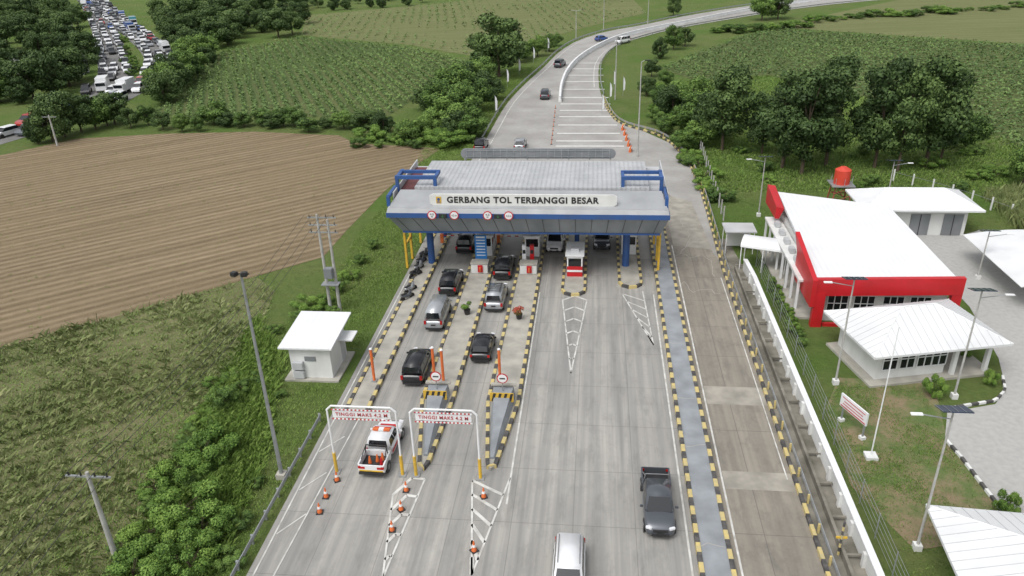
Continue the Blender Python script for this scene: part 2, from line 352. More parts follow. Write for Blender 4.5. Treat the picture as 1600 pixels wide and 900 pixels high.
Pverge=[(-19.4,12),(-19.4,108),(-17.9,120),(-17.5,146),(-12.8,185),(-20,185),(-28,140),(-26,100),(-27,80),(-26,66),(-27,60),(-33,48),(-32,38),(-30,12)]
X,Y=scatter(Pverge,70000); k=visible(X,Y)&~((X>-24.5)&(Y>49)&(Y<55)); X,Y=X[k],Y[k]
blades('verge_grass',X,Y,4,.15,.022,grassM,'green grass on the bank left of the toll road',.18,1.0)
PvR=[(16.4,20),(16.4,100),(14.5,118),(3,150),(7,150),(22,128),(60,110),(60,84),(28,84),(18,82),(17.8,40),(24,40),(22,20)]
X,Y=scatter(PvR,62000); k=visible(X,Y)&~((X>17.8)&(Y>60)&(Y<84)&(X<44))&~((X>19.5)&(X<31.5)&(Y>51)&(Y<60)); X,Y=X[k],Y[k]
blades('compound_grass',X,Y,3,.12,.02,grassM,'short patchy grass in the compound right of the white wall',.18,1.0)
# ---------- pavement ----------
def roadmat(name,ca,cb,cslab,cst,cst2,kst,kdrop,kj):
    m,nt,b=mk(name); b.inputs['Roughness'].default_value=.85
    v=coordn(nt,'world'); sp=nt.nodes.new('ShaderNodeSeparateXYZ'); nt.links.new(v,sp.inputs[0])
    st=noise(nt,coordn(nt,'world',(1.1,.03,1)),1.0,5,.40,.66,.6); st2=noise(nt,coordn(nt,'world',(2.6,.05,1)),1.0,4,.42,.7,.6); fine=noise(nt,v,3,6,.2,.8,.7); big=noise(nt,v,.13,5,.35,.7)
    c=mixn(nt,big,ca,cb)
    sx_=mth(nt,'FLOOR',mth(nt,'DIVIDE',mth(nt,'ADD',sp.outputs[0],500.4),3.7)); sy_=mth(nt,'FLOOR',mth(nt,'DIVIDE',mth(nt,'ADD',sp.outputs[1],500.0),5.0))
    cb_=nt.nodes.new('ShaderNodeCombineXYZ'); nt.links.new(sx_,cb_.inputs[0]); nt.links.new(sy_,cb_.inputs[1]); wn=nt.nodes.new('ShaderNodeTexWhiteNoise'); wn.noise_dimensions='3D'; nt.links.new(cb_.outputs[0],wn.inputs['Vector'])
    c=mixn(nt,mth(nt,'MULTIPLY',wn.outputs['Value'],.3),c,cslab)
    c=mixn(nt,mth(nt,'MULTIPLY',st,kst),c,cst); c=mixn(nt,mth(nt,'MULTIPLY',st2,kst*.5),c,cst2); c=mixn(nt,mth(nt,'MULTIPLY',fine,.25),c,cslab)
    drop=noise(nt,coordn(nt,'world',(1,.25,1)),.9,6,.5,.72,.7); c=mixn(nt,mth(nt,'MULTIPLY',drop,kdrop),c,(.09,.09,.085))
    blot=noise(nt,v,.55,7,.52,.68,.75); c=mixn(nt,mth(nt,'MULTIPLY',blot,kdrop*.8),c,cst)
    def joint(ax,per,wd,off=0):
        q=mth(nt,'PINGPONG',mth(nt,'ADD',sp.outputs[ax],off+500),per/2); return mth(nt,'LESS_THAN',q,wd)
    j=mth(nt,'MAXIMUM',joint(1,5.0,.024),joint(0,3.7,.022,.4)); c=mixn(nt,mth(nt,'MULTIPLY',j,kj),c,(.1,.095,.09))
    nt.links.new(c,b.inputs['Base Color']); bumpn(nt,b,fine,.15); return m
road=roadmat('road_concrete',(.42,.405,.37),(.32,.31,.29),(.25,.24,.222),(.19,.19,.185),(.145,.145,.142),.75,.4,.45)
bypass=roadmat('bypass_concrete',(.28,.25,.205),(.17,.155,.13),(.36,.325,.27),(.115,.105,.09),(.10,.095,.08),.5,.55,.7)
m,nt,b=mk('road_far'); b.inputs['Roughness'].default_value=.85; roadf=m; v=coordn(nt,'world')
c=mixn(nt,noise(nt,v,.2,6,.3,.7),(.37,.36,.34),(.27,.26,.245)); c=mixn(nt,mth(nt,'MULTIPLY',noise(nt,v,1.5,5,.4,.8),.3),c,(.2,.19,.18)); nt.links.new(c,b.inputs['Base Color'])
lightc=M('light_slab',(.37,.345,.295),(.23,.215,.185),.8,.9,kind='world',bump=.1)
markm=M('marking_white',(.66,.66,.63),(.38,.37,.34),1.4,.8,kind='world')
markf=M('fresh_marking_white',(.74,.74,.72),(.6,.59,.57),1.4,.8,kind='world')
crackm=M('crack_filler',(.42,.40,.36),(.3,.28,.25),1.4,.8,kind='world')
ditchm=M('stained_ditch_concrete',(.27,.25,.21),(.10,.095,.075),.6,.95,kind='world',bump=.3)
Lp=[Vector((-19,75)),Vector((-19,98))]+pix([(755,225),(790,165),(820,132),(850,105),(872,83),(900,65),(945,50),(1000,40),(1100,20),(1250,0)])+[Vector((165,365)),Vector((420,440))]
Rp=pix([(1125,408),(1110,352),(1091,290),(1068,245),(1030,213),(975,196),(953,178),(938,145),(935,120),(938,97),(955,78),(990,62),(1100,37),(1340,3)])+[Vector((190,340)),Vector((430,415))]
Lc,Rc=catmull(Lp),catmull(Rp)
def frac(P,n):
    d=[0]
    for a,b_ in zip(P,P[1:]): d.append(d[-1]+(b_-a).length)
    return resample(P,d[-1]/n)[:n+1]
Ls=frac(Lc,70); Rs=frac(Rc,70)
main=MB(); main.face([(-19,4,.05),(13,4,.05),(Rc[0].x,Rc[0].y,.05),(-19,75,.05)])
struct(main.build('toll_plaza_road',road))
fr=MB()
for i in range(70): fr.face([(p.x,p.y,.05) for p in (Ls[i],Rs[i],Rs[i+1],Ls[i+1])])
struct(fr.build('highway_road',roadf))
sheet('bypass_lane',[(8.0,4),(13,4),(13,73),(12.95,74),(8.0,104)],.056,bypass)
for v0,v1 in ((606,634),(738,766)):
    y1=W(1160,v0)[1]; y0=W(1160,v1)[1]; sheet('light_slab',[(8.55,y0),(12.85,y0),(12.85,y1),(8.55,y1)],.064,lightc)
sheet('light_slab',[(8.6,78),(12.6,77),(12.0,92),(8.6,95)],.064,lightc)
for pl in ([(1040,402),(1052,401),(1062,396),(1074,386),(1078,366),(1068,352),(1060,340)],[(1062,396),(1075,403),(1084,402),(1096,398),(1108,408),(1112,420),(1118,432)],[(1074,386),(1096,372),(1108,376)],[(1052,448),(1068,442),(1082,458),(1104,452),(1128,462)]):
    P_=[p+Vector((random.uniform(-.2,.2),random.uniform(-.3,.3))) for p in resample(pix(pl),.7)]; struct(ribbon(MB(),P_,.06,.07,.07).build('crack_seal',crackm))
sheet('drain_strip',[(13,4),(15.2,4),(15.2,72),(14.6,80),(13.0,80)],.03,ditchm)
# ---------- markings ----------
mk_=MB(); ZM=.072
def line(p,q,wd=.12):
    p,q=Vector(p[:2]),Vector(q[:2]); t=(q-p).normalized(); n=Vector((-t.y,t.x))*wd/2
    mk_.face([(a.x,a.y,ZM) for a in (p-n,q-n,q+n,p+n)])
line((5.75,8),(5.75,66)); line((8.45,8),(8.45,78)); line((-5.05,36.5),(-5.05,66)); line((-18.6,14),(-18.6,70),.1); line((12.55,40),(12.55,70),.08)
def hatch(a,b_,tip,n,wd=.2,chev=False):
    a,b_,tip=[Vector(W(*q)) for q in (a,b_,tip)]; line(a,tip,.12); line(b_,tip,.12)
    for i in range(n):
        t=i/n; l=a.lerp(tip,t); r=b_.lerp(tip,t)
        if chev: mid=(l+r)/2+(tip-(a+b_)/2).normalized()*(-.9)*(1-t); line(l,mid,wd); line(mid,r,wd)
        else:
            r2=b_.lerp(tip,min(1,t+1.2/n)); line(l,r2,wd)
hatch((738,752),(797,748),(737,900),6,.22); hatch((614,775),(664,750),(598,905),5,.22,True)
hatch((879,470),(917,470),(892,584),6,.2,True); hatch((972,460),(1004,456),(1021,540),6,.15)
for i in range(3):
    y=33+i*3.9; line((-18.5,y),(-17.3+.03*i,y+1.8),.09)
line((-16.8,45),(-17.6,26),.09)
e=[p+n*(-1.2) for p,n in zip(Ls,normals(Ls,False))]
for i in range(2,len(e)-1): line(e[i],e[i+1],.16)
e=[p+n*1.0 for p,n in zip(Rs,normals(Rs,False))]
for i in range(10,len(e)-1): line(e[i],e[i+1],.16)
struct(mk_.build('road_marking',markm))
mk_=MB(); ZM=.078
for i,vv in enumerate((229,221,209,196,183,173,163,153,140,128,118,108,99)):
    ul=868+ (229-vv)*.12; ur=975-(229-vv)*.32 if vv>150 else 946-(150-vv)*.1
    line(W(ul,vv),W(ur,vv),.5)
struct(mk_.build('road_marking',markf))
# ---------- islands ----------
def island(x0,x1,y0,y1,tip,label,top,h=.18):
    t=thing('traffic_island',label,'traffic island',((x0+x1)/2,y0,0)); ox,oy=(x0+x1)/2,y0
    if tip: P=[(x0-ox,0),(tip[0]-ox-.25,tip[1]-oy+.3),(tip[0]-ox,tip[1]-oy),(tip[0]-ox+.25,tip[1]-oy+.3),(x1-ox,0),(x1-ox,y1-oy),(x0-ox,y1-oy)]
    else:
        r=(x1-x0)/2; P=[(-r*math.cos(a),r-r*math.sin(a)) for a in [PI*k/8 for k in range(9)]]+[(r,y1-oy),(-r,y1-oy)]
    Q=resample(P,.75,True); 
    ribbon(MB(),Q,.26,.05,.34,True,True).build('kerb',[yellowk,blackk],t)
    MB().prism([Vector(p) for p in P],.05,.06+h,0).build('slab',top,t)
    if top is bluegrey and y1-y0>50:
        for k in range(9):
            yy=8+k*7.3+random.uniform(-1,1); pts=[Vector((x0-ox+.15,yy)),Vector((-.3,yy+random.uniform(-.3,.3))),Vector((.3,yy+random.uniform(-.3,.3))),Vector((x1-ox-.15,yy+random.uniform(-.4,.4)))]; ribbon(MB(),pts,.05,.068+h,.068+h).build('crack',crackm,t)
    return t
I0=island(-18,-16.4,44.6,92,None,'narrow concrete island with striped kerb at the left edge of the toll lanes',concrete)
I1=island(-12.6,-10.3,47.2,92,(-10.95,39.3),'left pointed toll island with striped kerb between the two queues of cars',concrete)
I2=island(-7.6,-5.35,47.2,92,(-6.45,39.6),'right pointed toll island with striped kerb beside the empty exit lanes',concrete)
I3=island(-2.9,-.75,65.3,92,None,'short rounded toll island under the red and white booth',concrete)
I4=island(2.6,4.7,67.2,92,None,'short rounded toll island around the right blue column',concrete)
I5=island(6.25,7.95,12,100,None,'long blue grey median strip with striped kerbs right of the exit lanes',bluegrey,.2)
for (cx,tx,nm) in ((-11.45,-10.95,'left'),(-6.48,-6.45,'right')):
    t=thing('island_nose','sloping grey concrete nose with hazard board on the %s pointed island'%nm,'crash nose',(cx,48,0))
    k=tx-cx; mb=MB(); mb.loft([[(-.85,0,.24),(.85,0,.24),(.75,0,1.15),(-.75,0,1.15)],[(-.8,-1.2,.24),(.8,-1.2,.24),(.6,-1.2,1.05),(-.6,-1.2,1.05)],[(k*.5-.5,-4.6,.24),(k*.5+.5,-4.6,.24),(k*.5+.28,-4.6,.75),(k*.5-.28,-4.6,.75)],[(k-.2,-7.4,.24),(k+.2,-7.4,.24),(k+.1,-7.4,.4),(k-.1,-7.4,.4)]])
    mb.build('body',bluegrey,t)
    MB().box((0,-.02,1.3),(1.9,.3,.12)).build('cap',concrete,t)
    bd=MB().box((0,-1.35,1.05),(1.75,.06,.75),0,0); bd.build('hazard_board',yellow,t)
    for i in range(4):
        x=-.78+i*.42; MB().add([(x,-1.385,.7),(x+.2,-1.385,.7),(x+.38,-1.385,1.4),(x+.18,-1.385,1.4)],[(0,1,2,3)]).build('hazard_stripe',black,t)
    r=thing('round_sign','round red ringed sign with black bar above the hazard board of the %s island'%nm,'road sign',(cx,47.4,.24))
    MB().tube((0,0,0),(0,0,2.2),.04).build('post',steel,r)
    MB().tube((0,-.03,2.0),(0,-.06,2.0),.42,n=28).build('rim',red,r); MB().tube((0,-.062,2.0),(0,-.075,2.0),.34,n=28).build('face',white,r)
    MB().box((0,-.085,2.0),(.42,.015,.1)).build('bar',black,r)
for i,(u,v,lb) in enumerate(((582,602,'tall orange marker post on the far left island'),(677,600,'left of the two orange marker posts on the left pointed island'),(691,604,'right of the two orange marker posts on the left pointed island'),(780,603,'tall orange marker post on the right pointed island'))):
    x,y=W(u,v,.24); t=thing('marker_post',lb,'post',(x,y+.6,.24)); MB().tube((0,0,0),(0,0,2.9),.11,.11,12).build('pole',orange,t); MB().tube((0,0,2.9),(0,0,2.98),.13,.1,12).build('cap',white,t); MB().box((0,0,.05),(.4,.4,.1)).build('base',steel,t)
def gantry(xa,xb,lb):
    t=thing('height_gauge',lb,'height gauge',((xa+xb)/2,38.8,.05)); h=(xb-xa)/2
    for s in(-1,1):
        MB().tube((s*h,0,0),(s*h,0,1.6),.11,n=12).build('leg_base',yellow,t); MB().tube((s*h,0,1.6),(s*h,0,5.0),.065,n=10).tube((s*h,0,5.0),(s*(h-.3),0,5.3),.065,n=10).build('leg',white,t)
        MB().box((s*h,0,.04),(.5,.5,.08)).build('foot_plate',steel,t)
    MB().tube((-h+.3,0,5.3),(h-.3,0,5.3),.065,n=10).build('top_bar',white,t)
    MB().box((0,0,4.72),(2*h-.7,.07,.5)).build('sign_board',white,t)
    for z in (5.07,4.37):
        mb=MB(); n=30; L=2*h-.6
        for i in range(n): mb.box((-L/2+(i+.5)*L/n,-.06,z),(L/n,.05,.075),0,i%2)
        mb.build('striped_bar',[redtxt,white],t)
    text('TINGGI MAKS 4,2 M',.36,redtxt,t,(0,-.06,4.72),bold=.001,width=2*h-1.1,space=1.15)
gantry(-16.6,-12.15,'white portal height gauge with yellow feet over the patrol pickup'); gantry(-11.25,-7.0,'white portal height gauge with yellow feet right of the patrol pickup')
# ---------- cones ----------
cone0=None
for u,v,lb in ((510,778,'traffic cone at far left beside the left height gauge, upper one'),(500,802,'traffic cone at far left beside the left height gauge, lower one'),(635,768,'topmost traffic cone in the left zigzag hatching'),(627,798,'middle traffic cone in the left zigzag hatching'),(613,830,'lowest traffic cone in the left zigzag hatching'),(756,778,'upper traffic cone in the right striped hatching'),(741,862,'lower traffic cone in the right striped hatching'),(527,752,'traffic cone at the left foot of the left height gauge')):
    x,y=W(u,v)
    if not cone0:
        cone0=thing('traffic_cone','orange '+lb,'traffic cone',(x,y,.06),0,'traffic cones before the toll islands')
        MB().box((0,0,.03),(.42,.42,.05)).build('base',black,cone0); MB().tube((0,0,.05),(0,0,.75),.16,.035,14).build('cone',orange,cone0); MB().tube((0,0,.34),(0,0,.5),.115,.09,14).build('reflective_band',white,cone0)
    else: dup(cone0,(x,y,.06),random.uniform(0,1),'orange '+lb)
# ---------- canopy ----------
t=thing('toll_canopy','large grey toll plaza canopy with blue band and blue columns','toll gate',(-6,74,0)); cx,cy=-6.0,74.0
def ring(x0,x1,y0,y1,z): return [(x0-cx,y0-cy,z),(x1-cx,y0-cy,z),(x1-cx,y1-cy,z),(x0-cx,y1-cy,z)]
XR=6.95
MB().loft([ring(-18.7,6.35,69,80.2,5.0),ring(-19.8,XR,67.9,81.4,6.95)]).build('fascia',fasc,t)
MB().loft([ring(-19.86,XR+.06,67.64,81.46,6.95),ring(-19.86,XR+.06,67.64,81.46,7.42)]).build('blue_band',blue,t)
MB().loft([ring(-19.8,XR,67.7,81.4,7.42),ring(-19.7,XR-.1,67.8,81.3,7.85)]).build('top_band',greyl,t)
for i in range(17):
    x=-18.7+(i+.5)*25.05/17; xt=-19.8+(i+.5)*26.7/17
    MB().tube((x-cx,69-cy-.01,5.02),(xt-cx,67.9-cy-.01,6.93),.025,n=4).build('panel_joint',dark,t)
MB().box((-6.2-cx,68.92-cy,5.0),(25.0,.12,.16)).build('lower_edge',blue,t)
ribr=M_ribbed('canopy_sheeting',(.46,.47,.48),(.34,.35,.36),1.1,0,.7)
MB().add([(-19.6-cx,67.9-cy,7.87),(XR-.15-cx,67.9-cy,7.87),(XR-.6-cx,70.7-cy,8.75),(-19-cx,70.7-cy,8.75)],[(0,1,2,3)]).build('apron',M('apron_grey',(.36,.37,.38),(.27,.28,.29),.5,.5),t)
MB().loft([ring(-17.6,5.2,70.8,79.6,8.0),ring(-17.6,5.2,70.8,79.6,9.0)]).build('roof',ribr,t)
maroon=M('maroon_flashing',(.16,.04,.04),(.1,.03,.03))
for s,x in((-1,-18.6),(1,6.0)):
    MB().box((x-cx,75.2-cy,8.15),(1.5,8.6,.3)).build('side_gutter',maroon if s<0 else greyl,t)
    MB().box((x-cx+s*.85,75-cy,8.4),(.12,11,.9)).build('side_parapet',greyl,t)
for i in range(5): MB().box((-6.2-cx,71.2+i*2.05-cy,9.012),(22.7,.035,.03)).build('roof_seam',greyl,t)
for s,xa,xb in ((-1,-19.4,-15.6),(1,2.7,6.35)):
    mb=MB(); xo=(xa if s<0 else xb); zb=9.75
    for x in (xa,xb): mb.box((x-cx,71.2-cy,9.1),(.32,.32,1.5))
    mb.box((xo-cx,72.4-cy,zb),(.32,2.6,.32)); mb.box(((xb if s<0 else xa)-cx,72.1-cy,zb),(.3,2.0,.3))
    mb.box(((xa+xb)/2-cx,71.2-cy,zb+.1),(xb-xa+.34,.34,.34)); mb.box(((xa+xb)/2-cx,73.2-cy,zb+.05),(xb-xa+.34,.3,.3)); 
    mb.box((xo-cx+s*.35,70.2-cy,8.7),(.3,3.0,.3)); mb.box((xo-cx+s*.35,68.6-cy,8.3),(.3,.3,1.0))
    mb.build('blue_frame',blue,t)
for x in(-16.8,3.3):
    for y in(72.2,79.4): MB().tube((x-cx,y-cy,.05),(x-cx,y-cy,5.0),.36,n=18).build('column',blue,t)
for x in (-11.4,-6.4,-1.8):
    MB().tube((x-cx,77.8-cy,.2),(x-cx,77.8-cy,5.0),.26,n=14).build('column',blue,t)
for x,s in((-19.2,-1),(6.5,1)):
    mb=MB()
    for dy in (-1.2,1.2): mb.box((x-cx,72.4+dy-cy,2.7),(.22,.3,5.3))
    mb.box((x-cx,72.4-cy,4.6),(.2,2.6,.25)); mb.box((x-cx,72.4-cy,2.6),(.18,2.6,.2)); mb.box((x-cx-s*.8,71.6-cy,4.8),(1.8,.2,.2))
    mb.build('yellow_strut',yellow,t); MB().box((x-cx,77.9-cy,2.7),(.22,.3,5.3)).build('yellow_strut',yellow,t)
MB().box((0,75-cy,4.94),(20,.5,.1)).build('soffit_beam',blue,t)
def rboard(name,lb,x0,x1,y,z0,z1,mat,ns=8,cham=False):
    t=thing(name,lb,'sign',((x0+x1)/2,y,z0)); h=(z1-z0)/2; L=(x1-x0)/2-(h if not cham else .3); P=[]
    if cham: P=[(L,0),(L+.3,h*.3),(L+.3,h*1.7),(L,2*h),(-L,2*h),(-L-.3,h*1.7),(-L-.3,h*.3),(-L,0)]
    else:
        for k in range(9): a=-PI/2+PI*k/8; P.append((L+h*math.cos(a),h+h*math.sin(a)))
        for k in range(9): a=PI/2+PI*k/8; P.append((-L+h*math.cos(a),h+h*math.sin(a)))
    n=len(P); MB().add([(p[0],-.1,p[1]) for p in P]+[(p[0],.1,p[1]) for p in P],[tuple(range(n)),tuple(range(n,2*n))[::-1]]+[(i,(i+1)%n,n+(i+1)%n,n+i) for i in range(n)]).build('board',mat,t)
    for i in range(8): MB().box((-L+i*2*L/7,.16,h-.3),(.08,.08,h*1.6)).build('bracket',steel,t)
    return t
sg=rboard('gate_sign','long white name board along the front edge of the toll canopy',-15.6,2.1,68.4,8.0,9.12,M('sign_face',(.68,.68,.66),(.60,.60,.58),1,.6),cham=True)
text('GERBANG TOL TERBANGGI BESAR',.84,black,sg,(.0,-.115,.55),bold=.03,width=14.4,space=1.12)
MB().box((-8.0,-.12,.55),(.5,.03,.66)).build('emblem_plate',yellow,sg); MB().tube((-8.0,-.14,.62),(-8.0,-.15,.62),.16,n=6).box((-8.0,-.145,.36),(.32,.02,.1)).build('emblem_mark',blue,sg)
rb=rboard('rear_sign','long dark rounded board seen from behind on the rear canopy edge',-14.6,2.2,80.8,8.9,10.0,greyp)
mb=MB(); 
for i in range(22): mb.box((-7.7+i*.735,-.13,.55),(.05,.04,1.0))
mb.box((0,-.13,.9),(15.6,.05,.05)); mb.box((0,-.13,.25),(15.6,.05,.05)); mb.build('stiffener',steel,rb)
for i,(x,tx) in enumerate(((-15.35,'4,2'),(-13.2,'4,2 m'),(-10.0,'4,2'),(-8.0,'4,2 m'))):
    t=thing('restriction_sign','round white sign with red ring on the canopy band, number %s from the left'%('one','two','three','four')[i],'road sign',(x,67.55,7.3))
    MB().tube((0,0,0),(0,-.06,0),.44,n=28).build('rim',red,t); MB().tube((0,-.06,0),(0,-.075,0),.35,n=28).build('face',white,t)
    if i%2: text(tx,.24,black,t,(0,-.09,0),width=.5)
    else: text(tx,.24,black,t,(0,-.09,.1),width=.4); text('M',.22,black,t,(0,-.09,-.16))
gled,ntl,bl=mk('green_led'); bl.inputs['Base Color'].default_value=(.03,.16,.05,1)
for i,x in enumerate((-14.3,-9.0)):
    t=thing('lane_signal','black lane signal box with dim green arrow, %s one on the canopy band'%('left','right')[i],'signal',(x,67.5,7.25))
    MB().box((0,-.05,0),(.75,.2,.4)).build('housing',black,t); MB().add([(-.12,-.16,.0),(.12,-.16,.0),(0,-.16,-.15),(.04,-.16,.14),(-.04,-.16,.14),(-.04,-.16,0),(.04,-.16,0)],[(0,2,1,6,3,4,5)]).build('arrow',gled,t)
# ---------- booths ----------
def booth(x,y,lb,h=2.6,lower=white,upper=white,ln=3.0,wd=1.5):
    t=thing('toll_booth',lb,'toll booth',(x,y,.24)); MB().box((0,0,.55),(wd,ln,1.1)).build('lower_wall',lower,t)
    MB().box((0,0,1.55),(wd-.06,ln-.06,.9)).build('window',glassd,t)
    for sx in(-1,1):
        for yy in(-ln/2+.06,0,ln/2-.06): MB().box((sx*(wd/2-.05),yy,1.55),(.12,.12,.9)).build('frame',upper,t)
    MB().box((0,0,2.12),(wd+.1,ln+.1,.24)).build('header',upper,t); MB().box((0,0,2.3),(wd+.35,ln+.35,.12)).build('roof',white,t)
    MB().box((0,-.5,2.5),(.8,.6,.3)).build('air_conditioner',greyl,t); return t
bt=booth(-1.8,70.9,'red and white toll booth at the front of the short middle island',lower=red,ln=3.2); MB().box((0,-1.62,.62),(1.52,.03,.2)).build('white_stripe',white,bt)
for x,y,lb in ((-11.4,75.6,'white toll booth on the left pointed island under the canopy'),(-6.4,75.6,'white toll booth on the right pointed island under the canopy'),(3.7,76.5,'white toll booth on the right short island under the canopy')): booth(x,y,lb)
for x,nm in ((-11.4,'left'),(-6.45,'right')):
    t=thing('crash_block','white concrete block with red cabinet on the %s toll island'%nm,'concrete block',(x,70.2,.24)); MB().box((0,0,.5),(1.7,1.1,1.0)).build('block',whitewall,t,bev=.05)
    MB().box((.1,-.6,.55),(.5,.12,.75)).build('cabinet',red,t); MB().box((0,0,1.06),(1.8,1.2,.1)).build('cap',concrete,t)
    MB().tube((.1,-.72,.3),(.1,-.72,.75),.08,n=10).build('extinguisher',orange,t)
t=thing('information_board','tall blue information board on the left toll island','sign',(-11.4,71.3,.24)); MB().box((0,0,2.2),(1.2,.1,2.6)).build('panel',bluesign,t)
for i in range(7): MB().box((0,-.06,3.3-i*.33),(.9,.015,.09 if i else .16)).build('text_band',white,t)
for s in(-.5,.5): MB().box((s,0,.5),(.08,.08,1)).build('leg',steel,t)
t=thing('blue_signboard','small blue board hanging under the canopy front','sign',(-8.9,70.5,4.55)); MB().box((0,0,0),(1.7,.08,.32)).build('panel',bluesign,t); MB().box((0,-.05,0),(1.3,.01,.1)).build('text_band',white,t)
for s in(-.6,.6): MB().box((s,0,.3),(.03,.03,.3)).build('hanger',steel,t)
for dx,l2 in ((0,'left'),(.8,'right')):
    t=thing('payment_terminal','%s %s payment terminal on the right pointed island'%(l2,'white' if dx==0 else 'red'),'terminal',(-7.0+dx,71.6,.24)); MB().box((0,0,1.2),(.4,.4,2.4)).build('cabinet',white if dx==0 else red,t); MB().box((0,-.215,1.7),(.3,.03,.4)).build('screen',glassd,t)
for x,y,nm in ((-11.3,60.9,'left'),(-6.5,60.3,'right')):
    t=thing('flower_pot','potted flowering shrub on the %s toll island'%nm,'planter',(x,y,.24)); MB().tube((0,0,0),(0,0,.5),.22,.33,12).build('pot',black,t)
    me,_=crown(6,.4,.3,.9,.3,700,.07,leafC if nm=='left' else flowerM); link(me,'foliage',t)
for x,y,nm in ((-16.7,73.6,'far left'),(-10.4,73.6,'second'),(-5.45,76.6,'third')):
    t=thing('barrier_gate','red and white lane barrier arm, %s toll lane'%nm,'barrier',(x,y+4,.24)); MB().box((0,0,.5),(.35,.35,1.0)).build('housing',orange,t); mb=MB()
    for i in range(6): mb.box((.35+i*.42 ,0,.85),(.42,.06,.1),0,i%2)
    mb.build('arm',[red,white],t)
t=thing('cabinet_box','small grey cabinet standing on the long blue grey median','cabinet',(7.15,29.3,.27)); MB().box((0,0,.45),(.45,.5,.9)).build('body',greyl,t,bev=.03); MB().box((0,0,.95),(.3,.3,.12)).build('cap',white,t)
x,y=W(1328,868); t=thing('marker_post','yellow and black marker post by the white wall near the bottom edge','post',(14.0,y,0)); mb=MB()
for i in range(8): mb.tube((0,0,i*.3),(0,0,i*.3+.3),.07,mi=i%2)
mb.build('pole',[yellowk,blackk],t); MB().box((0,0,1.3),(.6,.08,.12)).build('cross_plate',yellow,t)
# ---------- vehicles ----------
K=dict(mpv=dict(L=4.7,W=1.8,z=1.75,belt=1.05,hood=.98,cb=(-2.2,1.45),ct=(-2.0,.5),deck=None),
       suv=dict(L=4.6,W=1.82,z=1.78,belt=1.08,hood=1.03,cb=(-2.15,1.25),ct=(-1.95,.45),deck=None),
       hatch=dict(L=4.0,W=1.7,z=1.5,belt=.95,hood=.88,cb=(-1.85,1.15),ct=(-1.45,.3),deck=None),
       sedan=dict(L=4.4,W=1.73,z=1.45,belt=.92,hood=.86,cb=(-1.7,1.15),ct=(-.95,.3),deck=.98),
       van=dict(L=4.7,W=1.7,z=1.98,belt=1.12,hood=1.02,cb=(-2.28,2.05),ct=(-2.18,1.25),deck=None),
       pickup=dict(L=5.3,W=1.84,z=1.78,belt=1.08,hood=1.05,cb=(-.95,1.5),ct=(-.8,.75),deck=1.08))
def quadon(A,B,C,D,s0,s1,t0,t1,off):
    A,B,C,D=map(Vector,(A,B,C,D)); n=(B-A).cross(D-A).normalized()
    f=lambda s,t:(A.lerp(B,s)).lerp(D.lerp(C,s),t)+n*off
    return [f(s0,t0),f(s1,t0),f(s1,t1),f(s0,t1)]
wheelm=None
def wheel():
    global wheelm
    if wheelm is None:
        a=MB().tube((-.11,0,0),(.11,0,0),.34,n=20).build('wheel',rubber,bev=.02); b_=MB().tube((.08,0,0),(.125,0,0),.21,n=14).build('rim',rim)
        wheelm=(a.data,b_.data); bpy.data.objects.remove(a); bpy.data.objects.remove(b_)
    return wheelm
